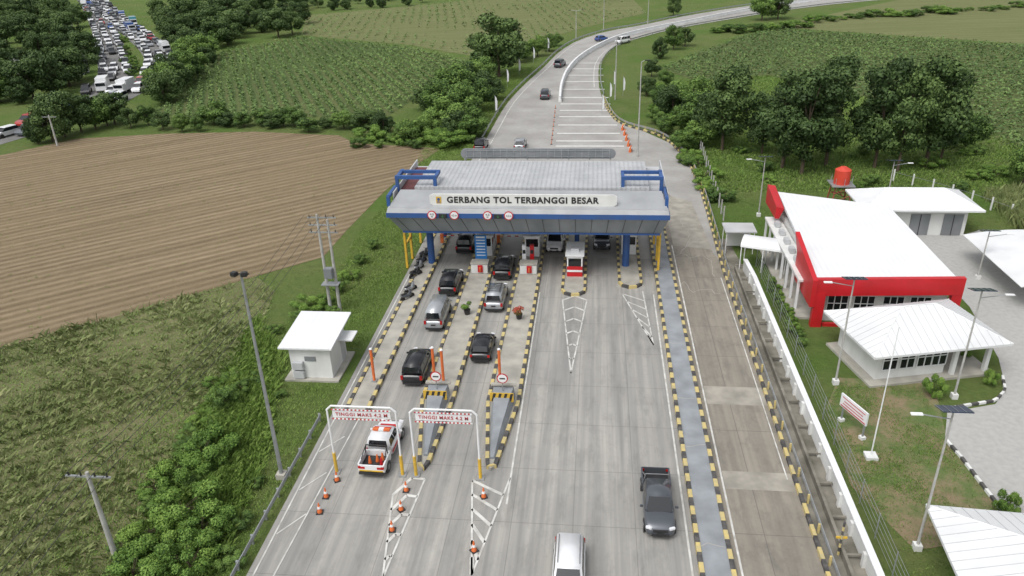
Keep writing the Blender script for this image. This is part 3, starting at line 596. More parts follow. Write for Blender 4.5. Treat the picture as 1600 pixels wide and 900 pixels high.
def car(kind,col,xy,rz,label,extra='',group=None,z=.05):
    k=K[kind]; L,Wd,zr,be,hd=k['L']/2,k['W']/2,k['z'],k['belt'],k['hood']; P=paint[col]
    t=thing('car' if kind!='pickup' else 'pickup_truck',label,'car' if kind!='pickup' else 'pickup truck',(xy[0],xy[1],z),rz,group)
    cb,ct=k['cb'],k['ct']; rb=be if k['deck'] is None else k['deck']
    st=[(-L,Wd*.82,.42,rb-.35),(-L+.05,Wd*.93,.34,rb-.12),(-L+.25,Wd*.99,.27,rb),(-L+.9,Wd,.25,rb if k['deck'] else be),(cb[0]+1.0 if k['deck'] else -.3,Wd,.25,be),(.5,Wd,.25,be),(cb[1]-.1,Wd,.25,be-.01),((cb[1]+L)/2,Wd*.98,.26,hd),(L-.3,Wd*.93,.28,hd-.12),(L-.08,Wd*.84,.33,hd-.26),(L,Wd*.7,.4,hd-.42)]
    if kind=='pickup': st=[(-1.05,Wd,.25,be)]+[s for s in st if s[0]>-.9]
    rings=[]
    for y,w_,zb,zt in st:
        hh=zt-zb; rings.append([(w_*.88,y,zb),(w_*.99,y,zb+hh*.18),(w_,y,zb+hh*.6),(w_*.95,y,zt-.04),(w_*.8,y,zt+.0),(w_*.4,y,zt+.03),(-w_*.4,y,zt+.03),(-w_*.8,y,zt),(-w_*.95,y,zt-.04),(-w_,y,zb+hh*.6),(-w_*.99,y,zb+hh*.18),(-w_*.88,y,zb)])
    MB().loft(rings).build('body',P,t,True,0,1)
    wb,wt=Wd*.93,Wd*.76; b0=[(-wb,cb[0],be-.06),(wb,cb[0],be-.06),(wb,cb[1],be-.06),(-wb,cb[1],be-.06)]; t0=[(-wt,ct[0],zr),(wt,ct[0],zr),(wt,ct[1],zr-.02),(-wt,ct[1],zr-.02)]
    o=MB().loft([b0,t0]).build('cabin',P,t,False,.09)
    for p in o.data.polygons: p.use_smooth=True
    def gl(nm,i,j,s0,s1,a=.14,b_=.86): MB().face(quadon(b0[i],b0[j],t0[j],t0[i],s0,s1,a,b_,.012)).build(nm,glassd,t)
    gl('rear_window',0,1,.1,.9,.25 if kind!='sedan' else .12,.85); gl('windshield',2,3,.07,.93,.1,.9)
    ns=(.04,.33,.36,.64,.67,.93) if kind in('mpv','suv','van') else (.08,.48,.52,.9)
    for i,j in((1,2),(3,0)):
        for q in range(0,len(ns),2):
            s0,s1=(ns[q],ns[q+1]) if (i,j)==(1,2) else (1-ns[q+1],1-ns[q]); gl('side_window',i,j,s0,s1,.2,.84)
    wa,wr=wheel()
    for sx in(-1,1):
        for y in(-L+.85,L-.85):
            wo=bpy.data.objects.new('wheel',wa); COL.objects.link(wo); wo.parent=t; wo.location=(sx*(Wd-.1),y,.34); wo.rotation_euler=(0,0,0 if sx>0 else PI); ro=bpy.data.objects.new('rim',wr); COL.objects.link(ro); ro.parent=wo
            MB().tube((sx*(Wd-.02),y,.36),(sx*(Wd+.012),y,.36),.41,n=18).build('wheel_arch',black,t)
        MB().box((sx*(Wd*.72),L-.13,hd-.2),(.36,.16,.17),rz=-sx*.35).build('headlight',lampw,t,bev=.03)
        yr=-L+.03; MB().box((sx*(Wd*.84),yr,rb-.2 if kind!='van' else .95),(.2,.14,.34 if kind in('mpv','suv','van') else .18)).build('tail_light',lampr,t,bev=.02)
        MB().box((sx*(Wd+.11),cb[1]-.45,be+.06),(.2,.12,.15)).build('mirror',P,t,bev=.03)
    MB().box((0,L-.04,hd-.36),(Wd*.95,.1,.16)).build('grille',black,t); MB().box((0,L+.0,.42),(Wd*1.1,.08,.16)).build('air_intake',black,t)
    MB().box((0,L+.05,.55),(.42,.02,.12)).build('licence_plate',white if 'w' in extra.split() else black,t)
    if kind!='pickup':
        MB().box((0,-L-.02,.72),(.42,.03,.13)).build('licence_plate',black,t); MB().box((0,-L+.02,.36),(Wd*1.6,.14,.16)).build('rear_bumper',black,t)
    if kind in('mpv','suv'):
        for sx in(-1,1): MB().tube((sx*wt*.86,ct[0]+.25,zr+.05),(sx*wt*.86,ct[1]-.2,zr+.04),.025,n=6).build('roof_rail',rim if col!='black' else black,t)
    if 'rack' in extra:
        mb=MB()
        for i in range(5): mb.box((0,-1.5+i*.4,zr+.12),(1.1,.05,.04))
        for sx in(-1,1): mb.box((sx*.55,-.7,zr+.14),(.05,1.9,.05))
        mb.build('roof_rack',black,t)
    if kind=='pickup':
        mb=MB(); y0,y1=-L+.05,-1.08; w_=Wd*.97
        mb.box((0,(y0+y1)/2,.55),(w_*2-.1,y1-y0,.12)); MB().box((0,(y0+y1)/2,.62),(w_*2-.16,y1-y0-.1,.03)).build('bed_liner',black,t)
        for sx in(-1,1): mb.box((sx*(w_-.05),(y0+y1)/2,.78),(.1,y1-y0,.62))
        mb.box((0,y1,.82),(w_*2,.08,.5)); mb.build('bed',P,t,bev=.015)
        MB().box((0,y0-.02,.8),(w_*2-.05,.08,.52)).build('tailgate',P,t,bev=.02)
        MB().box((0,y0-.05,.42),(Wd*1.8,.2,.16)).build('rear_bumper',black,t)
        mb=MB(); yb_=y1-.25
        for sx in(-1,1): mb.tube((sx*.78,yb_,1.0),(sx*.68,yb_+.05,1.62),.04); mb.tube((sx*.8,y0+.5,1.08),(sx*.72,yb_,1.5),.035)
        mb.tube((-.68,yb_+.05,1.62),(.68,yb_+.05,1.62),.04); mb.build('roll_bar',black if 'patrol' in extra else rim,t)
        if 'patrol' in extra:
            for sx in(-1,1): MB().box((sx*.62,y0-.07,.84),(.42,.02,.16)).build('reflective_stripe',red,t)
            MB().box((0,y0-.07,.62),(1.6,.015,.1)).build('yellow_stripe',yellow,t)
            MB().box((0,.15,zr+.08),(1.2,.3,.13)).build('light_bar',orange,t,bev=.03); MB().box((0,.15,zr+.09),(.35,.31,.13)).build('light_bar_centre',white,t)
            for sx in(-1,1): MB().box((sx*(Wd+.006),.2,.72),(.012,1.9,.2)).build('red_stripe',red,t)
            MB().box((0,L-1.1,hd+.05),(1.2,.5,.012)).build('bonnet_stripe',red,t); MB().face([(-.6,.3,zr+.006),(.6,.3,zr+.006),(.6,.55,zr+.006),(-.6,.55,zr+.006)]).build('roof_stripe',red,t)
    return t
L1,L2=-13.8,-8.98
pk=car('pickup','white',(-14.0,41.0),-.03,'white and red patrol pickup with cones in its bed under the left height gauge','patrol')
for dx,dy,c_ in ((-.35,-1.9,orange),(.1,-1.7,orange),(.45,-2.0,red),(.4,-1.5,orange)):
    q=MB().tube((0,0,0),(0,0,.55),.13,.04,12); p=Vector((-14.0+dx,41.0+dy,.7)); o=q.build('traffic_cone',c_); o.location=p; tag(o,'orange cone carried in the open bed of the patrol pickup','traffic cone','cones in the pickup bed')
car('mpv','black',(L1,51.4),0,'black car in the left queue, nearest to the camera, beside the orange posts')
car('van','silver',(L1,60.1),0,'silver van in the left queue beside the flower pot')
car('mpv','black',(L1,66.9),0,'black car in the left queue just ahead of the silver van')
car('suv','black',(L1,76.8),0,'dark car passing under the canopy in the left queue')
car('hatch','black',(L2,54.7),0,'black car in the second queue, nearest to the camera')
car('mpv','silver',(L2,63.9),0,'silver car with a black roof rack in the second queue','rack')
car('suv','black',(L2,70.6),0,'dark car in the second queue just ahead of the silver car')
car('suv','white',(-4.15,77.4),PI,'white car coming out under the canopy towards the camera','w')
car('suv','grey',(.9,78.2),PI,'dark car coming out under the canopy right of the red booth')
car('pickup','grey',(4.15,36.75),PI,'dark grey pickup with open bed driving towards the camera beside the long median')
car('mpv','white',(-1.0,30.6),PI,'white car at the bottom edge of the picture in the exit lanes')
for kd,cl,u,v,rz,lb in (('hatch','silver',813,231,0,'silver car just beyond the canopy on the left carriageway'),('suv','grey',852,153,0,'dark car on the left carriageway before the white barrier'),('suv','grey',875,104,-.25,'dark car on the left carriageway at the start of the bend'),('hatch','blue',940,64,-.9,'blue car on the far bend'),('van','white',973,68,2.4,'white van on the far bend'),('suv','black',752,233,0,'dark vehicle at the left edge just beyond the canopy')):
    car(kd,cl,W(u,v),rz,lb)
# jam cars
def simplecar(cm,kind='car'):
    mb=MB()
    if kind=='car':
        mb.loft([[(-.8,y,.3),(.8,y,.3),(.85,y,zt),(-.85,y,zt)] for y,zt in ((-2.2,.8),(-2.0,1.0),(1.2,1.0),(2.0,.85),(2.2,.6))],0); mb.loft([[(-.8,-1.95,1.0),(.8,-1.95,1.0),(.8,1.2,1.0),(-.8,1.2,1.0)],[(-.67,-1.6,1.55),(.67,-1.6,1.55),(.67,.4,1.55),(-.67,.4,1.55)]],1)
        mb.loft([[(-.68,-1.65,1.55),(.68,-1.65,1.55),(.68,.45,1.55),(-.68,.45,1.55)],[(-.6,-1.5,1.65),(.6,-1.5,1.65),(.6,.3,1.65),(-.6,.3,1.65)]],0); w4=((-.8,-1.4),(.8,-1.4),(-.8,1.4),(.8,1.4))
    else:
        mb.box((0,-1,1.7),(2.1,4.6,2.0),0,0); mb.box((0,2.2,1.3),(2.0,1.5,1.6),0,2); mb.box((0,2.8,1.65),(1.8,.4,.6),0,1); mb.box((0,0,.5),(1.8,5.6,.3),0,1); w4=((-.9,-2.2),(.9,-2.2),(-.9,2.1),(.9,2.1))
    for x,y in w4: mb.tube((x-.1,y,.35),(x+.1,y,.35),.36,n=10,mi=3)
    o=mb.build('car',[cm,glassd,paint['white'],rubber]); me=o.data; bpy.data.objects.remove(o); return me
jm={c:simplecar(paint[c]) for c in paint}; jt={c:simplecar(paint[c],'truck') for c in('white','blue','teal')}
asph=M('old_asphalt',(.19,.185,.18),(.13,.13,.125),.5,.9,kind='world')
jamL=[(108,-30),(132,-4),(152,25),(166,55),(176,88),(180,118),(162,142),(125,172),(60,198),(-40,228)]
jamR=[(140,-14),(174,24),(210,52),(242,80),(250,104),(230,128),(192,148),(155,168),(125,184)]
cj=0; taken=[]
for nm,pl,wd,offs,cap in (('country_side_road',jamR,7.5,(-2.6,0,2.6),140),('country_road',jamL,8.0,(-2.6,.2,2.8),290)):
    C_=catmull(pix(pl)); mb=ribbon(MB(),resample(C_,6),wd,.04 if nm=='country_road' else .055,.04 if nm=='country_road' else .055); struct(mb.build(nm,asph))
    Rr=resample(C_,7.4)[::-1]; N_=normals(Rr,False)
    for i in range(len(Rr)):
        for oi,of in enumerate(offs):
            if random.random()<(.12,.3,.12)[oi]: continue
            p=Rr[i]+N_[i]*(of+random.uniform(-.35,.35)); a=math.atan2(N_[i].y,N_[i].x)
            if not visible(np.array([p.x]),np.array([p.y]),4)[0]: continue
            p=p+Vector((-N_[i].y,N_[i].x))*random.uniform(-1.2,1.2)
            if any((q-p).length<2.4 or ((q-p).length<5.0 and abs((q-p).dot(N_[i]))<1.6) for q in taken): continue
            if cj>=cap: break
            cj+=1; taken.append(p.copy())
            c_=random.choices(list(paint),[40,20,15,15,4,5,0])[0]
            if random.random()<.05 and p.y>150:
                c_=random.choice(list(jt)); o=link(jt[c_],'truck'); tag(o,'small %s truck in the distant traffic jam at upper left'%c_,'truck','%s trucks in the distant traffic jam'%c_)
            else: o=link(jm[c_],'car'); tag(o,'small %s car in the distant traffic jam at upper left'%c_,'car','%s cars in the distant traffic jam'%c_)
            o.location=(p.x,p.y,.06); o.rotation_euler=(0,0,a+random.uniform(-.12,.12)); o.scale=(1.05,random.uniform(.9,1.1),random.uniform(.95,1.2))
# motorcycles
def moto(xy,rz,label):
    t=thing('motorcycle',label,'motorcycle',(xy[0],xy[1],.05),rz,'motorcycles parked by the left island')
    for y in(-.6,.6):
        MB().tube((-.05,y,.29),(.05,y,.29),.29,n=16).build('wheel',rubber,t)
    MB().loft([[(-.1,-.75,.6),(.1,-.75,.6),(.08,-.75,.75),(-.08,-.75,.75)],[(-.16,-.2,.4),(.16,-.2,.4),(.14,-.2,.78),(-.14,-.2,.78)],[(-.12,.2,.35),(.12,.2,.35),(.1,.2,.55),(-.1,.2,.55)],[(-.17,.45,.45),(.17,.45,.45),(.13,.45,1.0),(-.13,.45,1.0)]]).build('fairing',random.choice([paint['black'],paint['silver'],paint['grey']]),t,True)
    MB().box((0,-.35,.82),(.26,.75,.1)).build('seat',black,t,bev=.03); MB().tube((-.33,.42,1.05),(.33,.42,1.05),.02).build('handlebar',black,t); MB().tube((0,.45,.95),(0,.62,.3),.035).build('fork',black,t)
    return t
for i,(u,v) in enumerate(((637,470),(642,458),(650,434),(655,424),(659,414),(663,404))): moto(W(u,v),-.5+random.uniform(-.15,.15),'parked dark motorcycle beside the left island, number %s counting away from the camera'%('one','two','three','four','five','six')[i])
# ---------- barriers and rails ----------
def guardrail(P,label,col,step=2.0,pc=None):
    t=thing('guardrail',label,'guardrail',(P[0].x,P[0].y,0)); Q=[p-P[0] for p in P]
    mb=MB(); ribbon(mb,Q,.05,.62,.72,mi=0); ribbon(mb,Q,.09,.53,.62,mi=0); ribbon(mb,Q,.05,.41,.53,mi=0); mb.build('beam',col,t)
    pm=MB().box((0,0,.35),(.12,.12,.75)).build('post',pc or col,t); D=resample(Q,step)[:99]; pm.location=(D[0].x-.1,D[0].y,0)
    for q in D[1:]: c_=pm.copy(); COL.objects.link(c_); c_.parent=t; c_.location=(q.x-.1,q.y,0)
guardrail(resample([(-19.5,14),(-19.5,44.3)],1.5),'grey steel guardrail at lower left along the edge of the toll lanes',steel)
guardrail(resample([p+n*.5 for p,n in zip(Lc,normals(Lc,False)) if p.y>108 and p.y<330],3),'long steel guardrail on the outer left edge of the far highway',steel,4)
guardrail(resample([p-n*.5 for p,n in zip(Rc,normals(Rc,False)) if p.y>150 and p.y<330],3),'long steel guardrail on the right edge of the far highway bend',steel,4)
rt=[Vector((13.4,8)),Vector((13.4,72))]+[p-n*.4 for p,n in zip(Rc,normals(Rc,False)) if 75<p.y<152]
guardrail(resample(rt,1.5),'steel guardrail with yellow posts along the right edge of the bypass lane',steel,2.5,yellowk)
o=ribbon(MB(),resample([Vector((13.0,8)),Vector((13.0,72))]+[p for p in Rc if 75<p.y<152],.9),.22,.05,.30,False,True).build('striped_kerb',[yellowk,blackk]); tag(o,'long yellow and black kerb on the right edge of the bypass lane','kerb')
med=catmull(pix([(875,160),(877,140),(885,118),(902,97),(930,78),(965,62),(1010,50),(1080,36),(1180,16),(1290,0)]))
t=thing('median_barrier','white concrete median barrier starting at a rounded end and following the bend','barrier',(med[0].x,med[0].y,0)); Q=[p-med[0] for p in resample(med,2.5)]
ribbon(MB(),Q,.55,.05,.45).build('base',whitewall,t); ribbon(MB(),Q,.3,.45,1.15).build('wall',white,t); ribbon(MB(),Q,.4,1.15,1.22).build('capping',white,t)
o0=None
for i in range(9):
    x,y=W(868-i*.8,170+i*7)
    if o0 is None:
        o0=thing('delineator_post','small orange delineator post in the line before the white barrier','post',(x,y,.05),0,'orange delineators beyond the canopy'); MB().tube((0,0,0),(0,0,.6),.05,.045,10).build('tube',orange,o0); MB().box((0,0,.03),(.3,.3,.06)).build('base',black,o0)
    else: dup(o0,(x,y,.05))
o0=None
for i,(u,v) in enumerate(((973,203),(976,211),(979,219),(982,228),(985,237))):
    x,y=W(u,v)
    if o0 is None:
        o0=thing('water_barrier','orange and white plastic road barrier in the row right beyond the canopy','barrier',(x,y,.05),1.4,'plastic barriers beyond the canopy'); o0.scale=(.75,.8,.85); MB().loft([[(-.9,-.25,0),(.9,-.25,0),(.9,.25,0),(-.9,.25,0)],[(-.85,-.12,.9),(.85,-.12,.9),(.85,.12,.9),(-.85,.12,.9)]]).build('body',orange,o0,bev=.04); MB().box((0,0,.62),(1.0,.5,.2)).build('white_band',white,o0)
    else: dup(o0,(x,y,.05))
t=thing('boundary_wall','long white boundary wall right of the bypass lane','wall',(15.3,8,0)); Pn=[(0,0),(0,60),(-.2,64)]
ribbon(MB(),resample(Pn,4),.28,0,1.15).build('panel',whitewall,t); ribbon(MB(),resample(Pn,4),.4,1.15,1.25).build('coping',white,t)
for i in range(26): MB().box((-.22,1+i*2.4,.5),(.18,.3,1.0)).build('buttress',whitewall,t)
t=thing('drain_wall','low stained concrete drain wall between the guardrail and the white wall','wall',(14.2,8,0)); MB().box((0,32,.25),(.18,64,.5)).build('wall',ditchm,t)
for i in range(22): MB().box((.5,1.5+i*3,.33),(.9,.15,.12)).build('cross_beam',ditchm,t)
t=thing('wire_fence','thin wire fence on posts behind the white boundary wall','fence',(16.4,12,0)); pm=MB().tube((0,0,0),(0,0,1.9),.035,n=6).build('post',steel,t)
for i in range(1,22): c_=pm.copy(); COL.objects.link(c_); c_.parent=t; c_.location=(0,i*2.9,0)
for z in(.3,.7,1.1,1.5,1.85): MB().tube((0,0,z),(0,61,z),.012,n=4).build('wire',steel,t)
fp=resample(pix([(1090,222),(1102,260),(1115,300),(1130,345)]),2.2); t=thing('post_fence','grey concrete post fence beside the curving bypass','fence',(fp[0].x,fp[0].y,0)); pm=MB().box((0,0,.9),(.14,.14,1.8)).build('post',pipew,t)
for q in fp[1:]: c_=pm.copy(); COL.objects.link(c_); c_.parent=t; c_.location=(q.x-fp[0].x,q.y-fp[0].y,0)
ribbon(MB(),[q-fp[0] for q in fp],.03,.6,.64).build('wire',steel,t)
fp=resample(pix([(1395,283),(1460,300),(1530,322),(1610,352)]),2.5); t=thing('post_fence','row of pale fence posts behind the compound','fence',(fp[0].x,fp[0].y,0)); pm=MB().box((0,0,.8),(.15,.15,1.6)).build('post',whitewall,t)
for q in fp[1:]: c_=pm.copy(); COL.objects.link(c_); c_.parent=t; c_.location=(q.x-fp[0].x,q.y-fp[0].y,0)
ribbon(MB(),[q-fp[0] for q in fp],.03,1.2,1.23).build('wire',steel,t)
# ---------- compound yard ----------
yardm=M('yard_gravel',(.40,.395,.38),(.34,.335,.32),2.5,.9,kind='world',bump=.35)
m,nt,b=mk('worn_lawn_soil'); b.inputs['Roughness'].default_value=.95; v=coordn(nt,'world'); c=mixn(nt,noise(nt,v,.35,6,.42,.58,.7),(.10,.145,.04),(.24,.18,.11)); c=mixn(nt,mth(nt,'MULTIPLY',noise(nt,v,2.5,5,.35,.7,.7),.4),c,(.08,.10,.035)); nt.links.new(c,b.inputs['Base Color']); bumpn(nt,b,noise(nt,v,4,4,.2,.8),.4,.1); earthm=m
sheet('worn_lawn',pix([(1310,590),(1460,600),(1480,690),(1570,800),(1500,850),(1430,860),(1330,760),(1290,640)]),.02,earthm)
sheet('yard',pix([(1405,368),(1510,366),(1530,360),(1640,440),(1720,600),(1720,830),(1575,818),(1565,795),(1500,715),(1476,688),(1480,645),(1555,632),(1572,610),(1560,560),(1515,480),(1440,400)]),.035,yardm)
X,Y=scatter(pix([(1310,600),(1440,605),(1478,690),(1560,800),(1500,850),(1430,860),(1330,760),(1290,640)]),8000); pn=np.sin(X*.9)*np.cos(Y*.7+X*.3)+rng.normal(size=len(X))*.4; X,Y=X[pn>-.1],Y[pn>-.1]
blades('lawn_tufts',X,Y,5,.12,.02,grassM,'thin green tufts over the brown lawn by the flagpole',.15,.8)
bwm=[whitewall,blackk]
for pl,lb in (([(1478,690),(1500,715),(1565,800)],'black and white kerb between the yard and the brown lawn'),([(1482,640),(1555,628),(1570,612),(1566,590)],'black and white kerb around the corner of the guard house lawn')):
    o=ribbon(MB(),resample(pix(pl),.6),.18,.03,.22,False,True).build('painted_kerb',bwm); tag(o,lb,'kerb')
roofw=M('white_metal_roof',(.72,.73,.74),(.62,.63,.635),.4,.45)
roofr=M_ribbed('white_ribbed_roof',(.74,.75,.76),(.68,.69,.70),1.0,0,.12,.12)
t=thing('office_building','long office building with white roof and thick red fascia frame','building',(24.5,61.3,0))
MB().box((.3,9.6,1.9),(10.4,18.4,3.8)).build('wall',whitewall,t)
MB().add([(-5.6,-.4,4.35),(5.9,.3,4.35),(5.4,16.3,4.9),(-5.0,19.4,5.3),(-5.6,-.4,4.1),(5.9,.3,4.1),(5.4,16.3,4.6),(-5.0,19.4,5.0)],[(0,1,2,3),(4,5,6,7),(0,1,5,4),(1,2,6,5),(2,3,7,6),(3,0,4,7)]).build('roof',roofr,t)
MB().add([(-5.7,-.9,3.0),(6.4,-.2,3.0),(6.4,-.2,4.55),(-5.7,-.9,4.55),(-5.7,-.45,3.0),(6.4,.25,3.0),(6.4,.25,4.55),(-5.7,-.45,4.55)],[(0,1,2,3),(4,5,6,7),(3,2,6,7),(0,1,5,4),(1,2,6,5),(0,3,7,4)]).build('front_fascia',red,t)
MB().prism([(-6.1,-1.0),(-5.7,-1.0),(-5.7,5),(-6.1,5)],2.0,4.5).add([(-6.1,-1.0,4.5),(-5.7,-1.0,4.5),(-5.7,6.5,5.9),(-6.1,6.5,5.9),(-6.1,5,4.5),(-5.7,5,4.5)],[(0,1,2,3),(0,3,4),(1,5,2),(2,5,4,3)]).build('red_fin',red,t)
MB().add([(-6.0,15,3.9),(-5.6,15,3.9),(-5.6,20.0,3.9),(-6.0,20.0,3.9),(-6.0,15,5.2),(-5.2,15,5.0),(-5.2,20.0,5.8),(-6.0,20.0,5.9)],[(0,1,2,3),(4,5,6,7),(0,1,5,4),(1,2,6,5),(2,3,7,6),(3,0,4,7)]).build('rear_fin',red,t)
MB().box((-5.3,-.65,1.65),(.9,.5,3.3)).build('red_pillar',red,t); MB().box((-3.6,-.6,.15),(2.2,.3,.3)).build('red_step',red,t)
MB().box((6.0,.1,1.9),(.8,.55,2.6)).build('red_pillar',red,t)
for x in (-3.4,-1.2,1.2,3.4): 
    w_=MB().box((x,.36,1.75),(1.7,.06,1.5)).build('window',glassd,t); mb=MB()
    for q in(-.85,-.28,.28,.85): mb.box((x+q,.31,1.75),(.07,.05,1.5))
    for q in (-.75,.0,.75): mb.box((x,.31,1.75+q),(1.76,.045,.07))
    f_=mb.build('frame',white,w_)
for i in range(8):
    y=1.7+i*2.3; w_=MB().box((-4.93,y,1.7),(.06,1.8,2.2)).build('window',glassd,t)
    for q in(-.9,0,.9): MB().box((-4.97,y+q,1.7),(.05,.07,2.2)).build('frame',white,w_)
MB().box((-5.75,9.5,3.15),(1.5,15.5,.2)).build('side_canopy',whitewall,t)
for i in range(6): MB().box((-5.8,3.5+i*2.2,3.5),(.5,.85,.5)).build('air_conditioner',greyl,t,bev=.04)
for i in range(8): MB().box((-6.35,2.2+i*2.1,1.55),(.2,.2,3.05)).build('side_column',white,t)
MB().box((-5.9,9.5,.1),(2.2,18,.2)).build('plinth',concrete,t)
def hiproof(name,mb,x0,x1,y0,y1,z0,z1,ridge):
    a=[(x0,y0,z0),(x1,y0,z0),(x1,y1,z0),(x0,y1,z0)]; cy_=(y0+y1)/2
    r=[((x0+x1)/2-ridge,cy_,z1),((x0+x1)/2+ridge,cy_,z1)]
    b_=[(p[0],p[1],z0-.18) for p in a]
    mb.add(a+r+b_,[(0,1,5,4),(1,2,5),(2,3,4,5),(3,0,4),(0,1,7,6),(1,2,8,7),(2,3,9,8),(3,0,6,9),(6,7,8,9)]); return a,r
def hipcaps(a,r,parent):
    for i,j in((0,0),(1,1),(2,1),(3,0)): MB().tube(a[i],r[j],.05,n=6).build('ridge_cap',white,parent)
    MB().tube(r[0],r[1],.06,n=6).build('ridge_cap',white,parent)
def seams(a,r,parent,step=.6):
    x0,x1,y0,y1=a[0][0],a[1][0],a[0][1],a[2][1]; zc=r[0][2]; z0=a[0][2]; cy_=(y0+y1)/2; rx0,rx1=r[0][0],r[1][0]
    x=x0+step
    while x<x1:
        k=min(1,(x-x0)/(rx0-x0),(x1-x)/(x1-rx1))
        for ye in(y0,y1): MB().tube((x,ye,z0+.01),(x,ye+(cy_-ye)*k,z0+(zc-z0)*k+.01),.018,n=4).build('roof_seam',greyl,parent)
        x+=step
    y=y0+step
    while y<y1:
        k=min(1,(y-y0)/(cy_-y0),(y1-y)/(y1-cy_))
        MB().tube((x0,y,z0+.01),(x0+(rx0-x0)*k,y,z0+(zc-z0)*k+.01),.018,n=4).build('roof_seam',greyl,parent); MB().tube((x1,y,z0+.01),(x1+(rx1-x1)*k,y,z0+(zc-z0)*k+.01),.018,n=4).build('roof_seam',greyl,parent); y+=step
t=thing('guard_house','small white guard house with hipped roof and open porch','building',(25.05,55.4,0),math.radians(13.7))
mb=MB(); a,r=hiproof('roof',mb,-5.5,5.5,-3.75,3.75,3.0,4.9,1.4); mb.build('roof',roofw,t); hipcaps(a,r,t); seams(a,r,t)
MB().box((-1.5,.2,1.4),(5.6,5.4,2.8)).build('wall',whitewall,t); MB().box((0,0,.1),(10.2,6.6,.2)).build('floor_slab',concrete,t)
for x in (-3.3,-1.9,-.5,.7):
    w_=MB().box((x,-2.53,1.75),(1.15,.06,1.5)).build('window',glassd,t); mb=MB()
    for q in(-.58,0,.58): mb.box((x+q,-2.58,1.75),(.07,.05,1.5))
    for q in(-.75,.1,.75): mb.box((x,-2.58,1.75+q),(1.2,.045,.07))
    mb.build('frame',white,w_)
MB().box((1.34,-.8,1.2),(.06,1.0,2.1)).build('door',glassd,t)
for x,y in((4.5,-2.8),(4.5,2.8),(1.8,-2.8)): MB().box((x,y,1.45),(.3,.3,2.8)).build('column',whitewall,t)
t=thing('garage_building','small white building with two grey shutter doors behind the office','building',(35.5,84.3,0))
mb=MB(); a,r=hiproof('roof',mb,-6.8,5.6,-3.4,3.4,3.2,4.6,3); mb.build('roof',roofw,t); hipcaps(a,r,t)
MB().box((-.5,.2,1.55),(9.8,5.2,3.1)).build('wall',whitewall,t)
for x in(-.4,3.0):
    MB().box((x,-2.44,1.25),(2.0,.08,2.4)).build('shutter_door',greyp,t); MB().box((x,-2.5,1.25),(.07,.04,2.4)).build('door_gap',dark,t)
t=thing('parking_shelter','long white curved parking shelter at the right edge','shelter',(40.3,70.5,0)); n=8; prof=[(-3.3+6.6*i/n,2.2+.9*math.sin(PI*(.1+.5*i/n))) for i in range(n+1)]
MB().loft([[(p[0],y,p[1]) for p in prof]+[(p[0],y,p[1]-.06) for p in prof[::-1]] for y in(-6.5,5.5)]).build('roof',roofw,t,False)
for y in(-6,-2,2,5): MB().tube((2.5,y,0),(2.5,y,3.0),.07).tube((2.5,y,2.2),(-2,y,2.55),.05).build('frame',steel,t)
t=thing('corner_building','white hipped roof of a small building at the lower right corner','building',(23.4,30.3,0),math.radians(-4)); mb=MB(); a,r=hiproof('roof',mb,-5.2,5.2,-4.2,4.2,3.0,4.5,.6); mb.build('roof',roofw,t); hipcaps(a,r,t); seams(a,r,t); MB().box((0,0,1.4),(7.4,5.6,2.8)).build('wall',whitewall,t)
t=thing('equipment_hut','small white equipment hut with flat ribbed roof left of the toll lanes','building',(-22,51.7,0))
MB().box((0,0,1.45),(3.3,3.7,2.9)).build('wall',whitewall,t); MB().add([(-2.3,-2.3,2.95),(2.0,-2.3,2.95),(2.0,3.2,3.3),(-2.3,3.2,3.3),(-2.3,-2.3,3.08),(2.0,-2.3,3.08),(2.0,3.2,3.43),(-2.3,3.2,3.43)],[(3,2,1,0),(4,5,6,7),(0,1,5,4),(1,2,6,5),(2,3,7,6),(3,0,4,7)]).build('roof',roofr,t)
MB().box((2.2,1.1,2.35),(1.2,1.6,.1)).build('door_hood',roofw,t); MB().box((1.67,1.1,1.05),(.05,.9,2.0)).build('door',greyl,t); MB().box((0,-1.88,1.9),(.9,.05,.4)).build('vent',greyp,t)
for z in(.55,1.35): MB().box((-1.0,-2.05,z),(.85,.35,.65)).build('air_conditioner',greyl,t,bev=.03)
MB().box((0,.0,.08),(4.4,4.6,.16)).build('plinth',concrete,t)
t=thing('walkway_canopy','white barrel roofed walkway between the bypass and the office','shelter',(15.9,73.0,0),math.radians(-20)); prof=[(1.3*math.cos(PI*i/10),2.5+.7*math.sin(PI*i/10)) for i in range(11)]
MB().loft([[(y,p[0],p[1]) for p in prof]+[(y,p[0]*.95,p[1]-.08) for p in prof[::-1]] for y in(-1.0,3.6)]).build('roof',roofw,t)
for x in(-.9,1.2,3.4):
    for s in(-1,1): MB().tube((x,s*1.2,0),(x,s*1.2,2.5),.05).build('post',white,t)
t=thing('flat_shelter','small flat roofed white shelter at the bypass kerb','shelter',(15.2,77.2,0)); MB().box((0,0,2.5),(3.2,2.6,.14)).build('roof',greyl,t); MB().box((.2,.9,.9),(2.4,.15,1.6)).build('wall',whitewall,t)
for x in(-1.4,1.4):
    for s in(-1.1,1.1): MB().tube((x,s,0),(x,s,2.5),.05).build('post',white,t)
x,y=W(1308,325); t=thing('water_tower','red water tank on a steel lattice tower behind the office','water tower',(x,y,0)); zt=zat(y,1310,288); mb=MB()
for sx in(-1,1):
    for sy in(-1,1): mb.tube((sx*1.1,sy*1.1,0),(sx*.8,sy*.8,zt),.09)
for z in(zt*.3,zt*.65,zt): mb.box((0,0,z),(2.2,.08,.08)); mb.box((0,0,z),(.08,2.2,.08)); mb.tube((-1,-1,z-zt*.3),(1,-1,z),.05); mb.tube((1,1,z-zt*.3),(-1,1,z),.05)
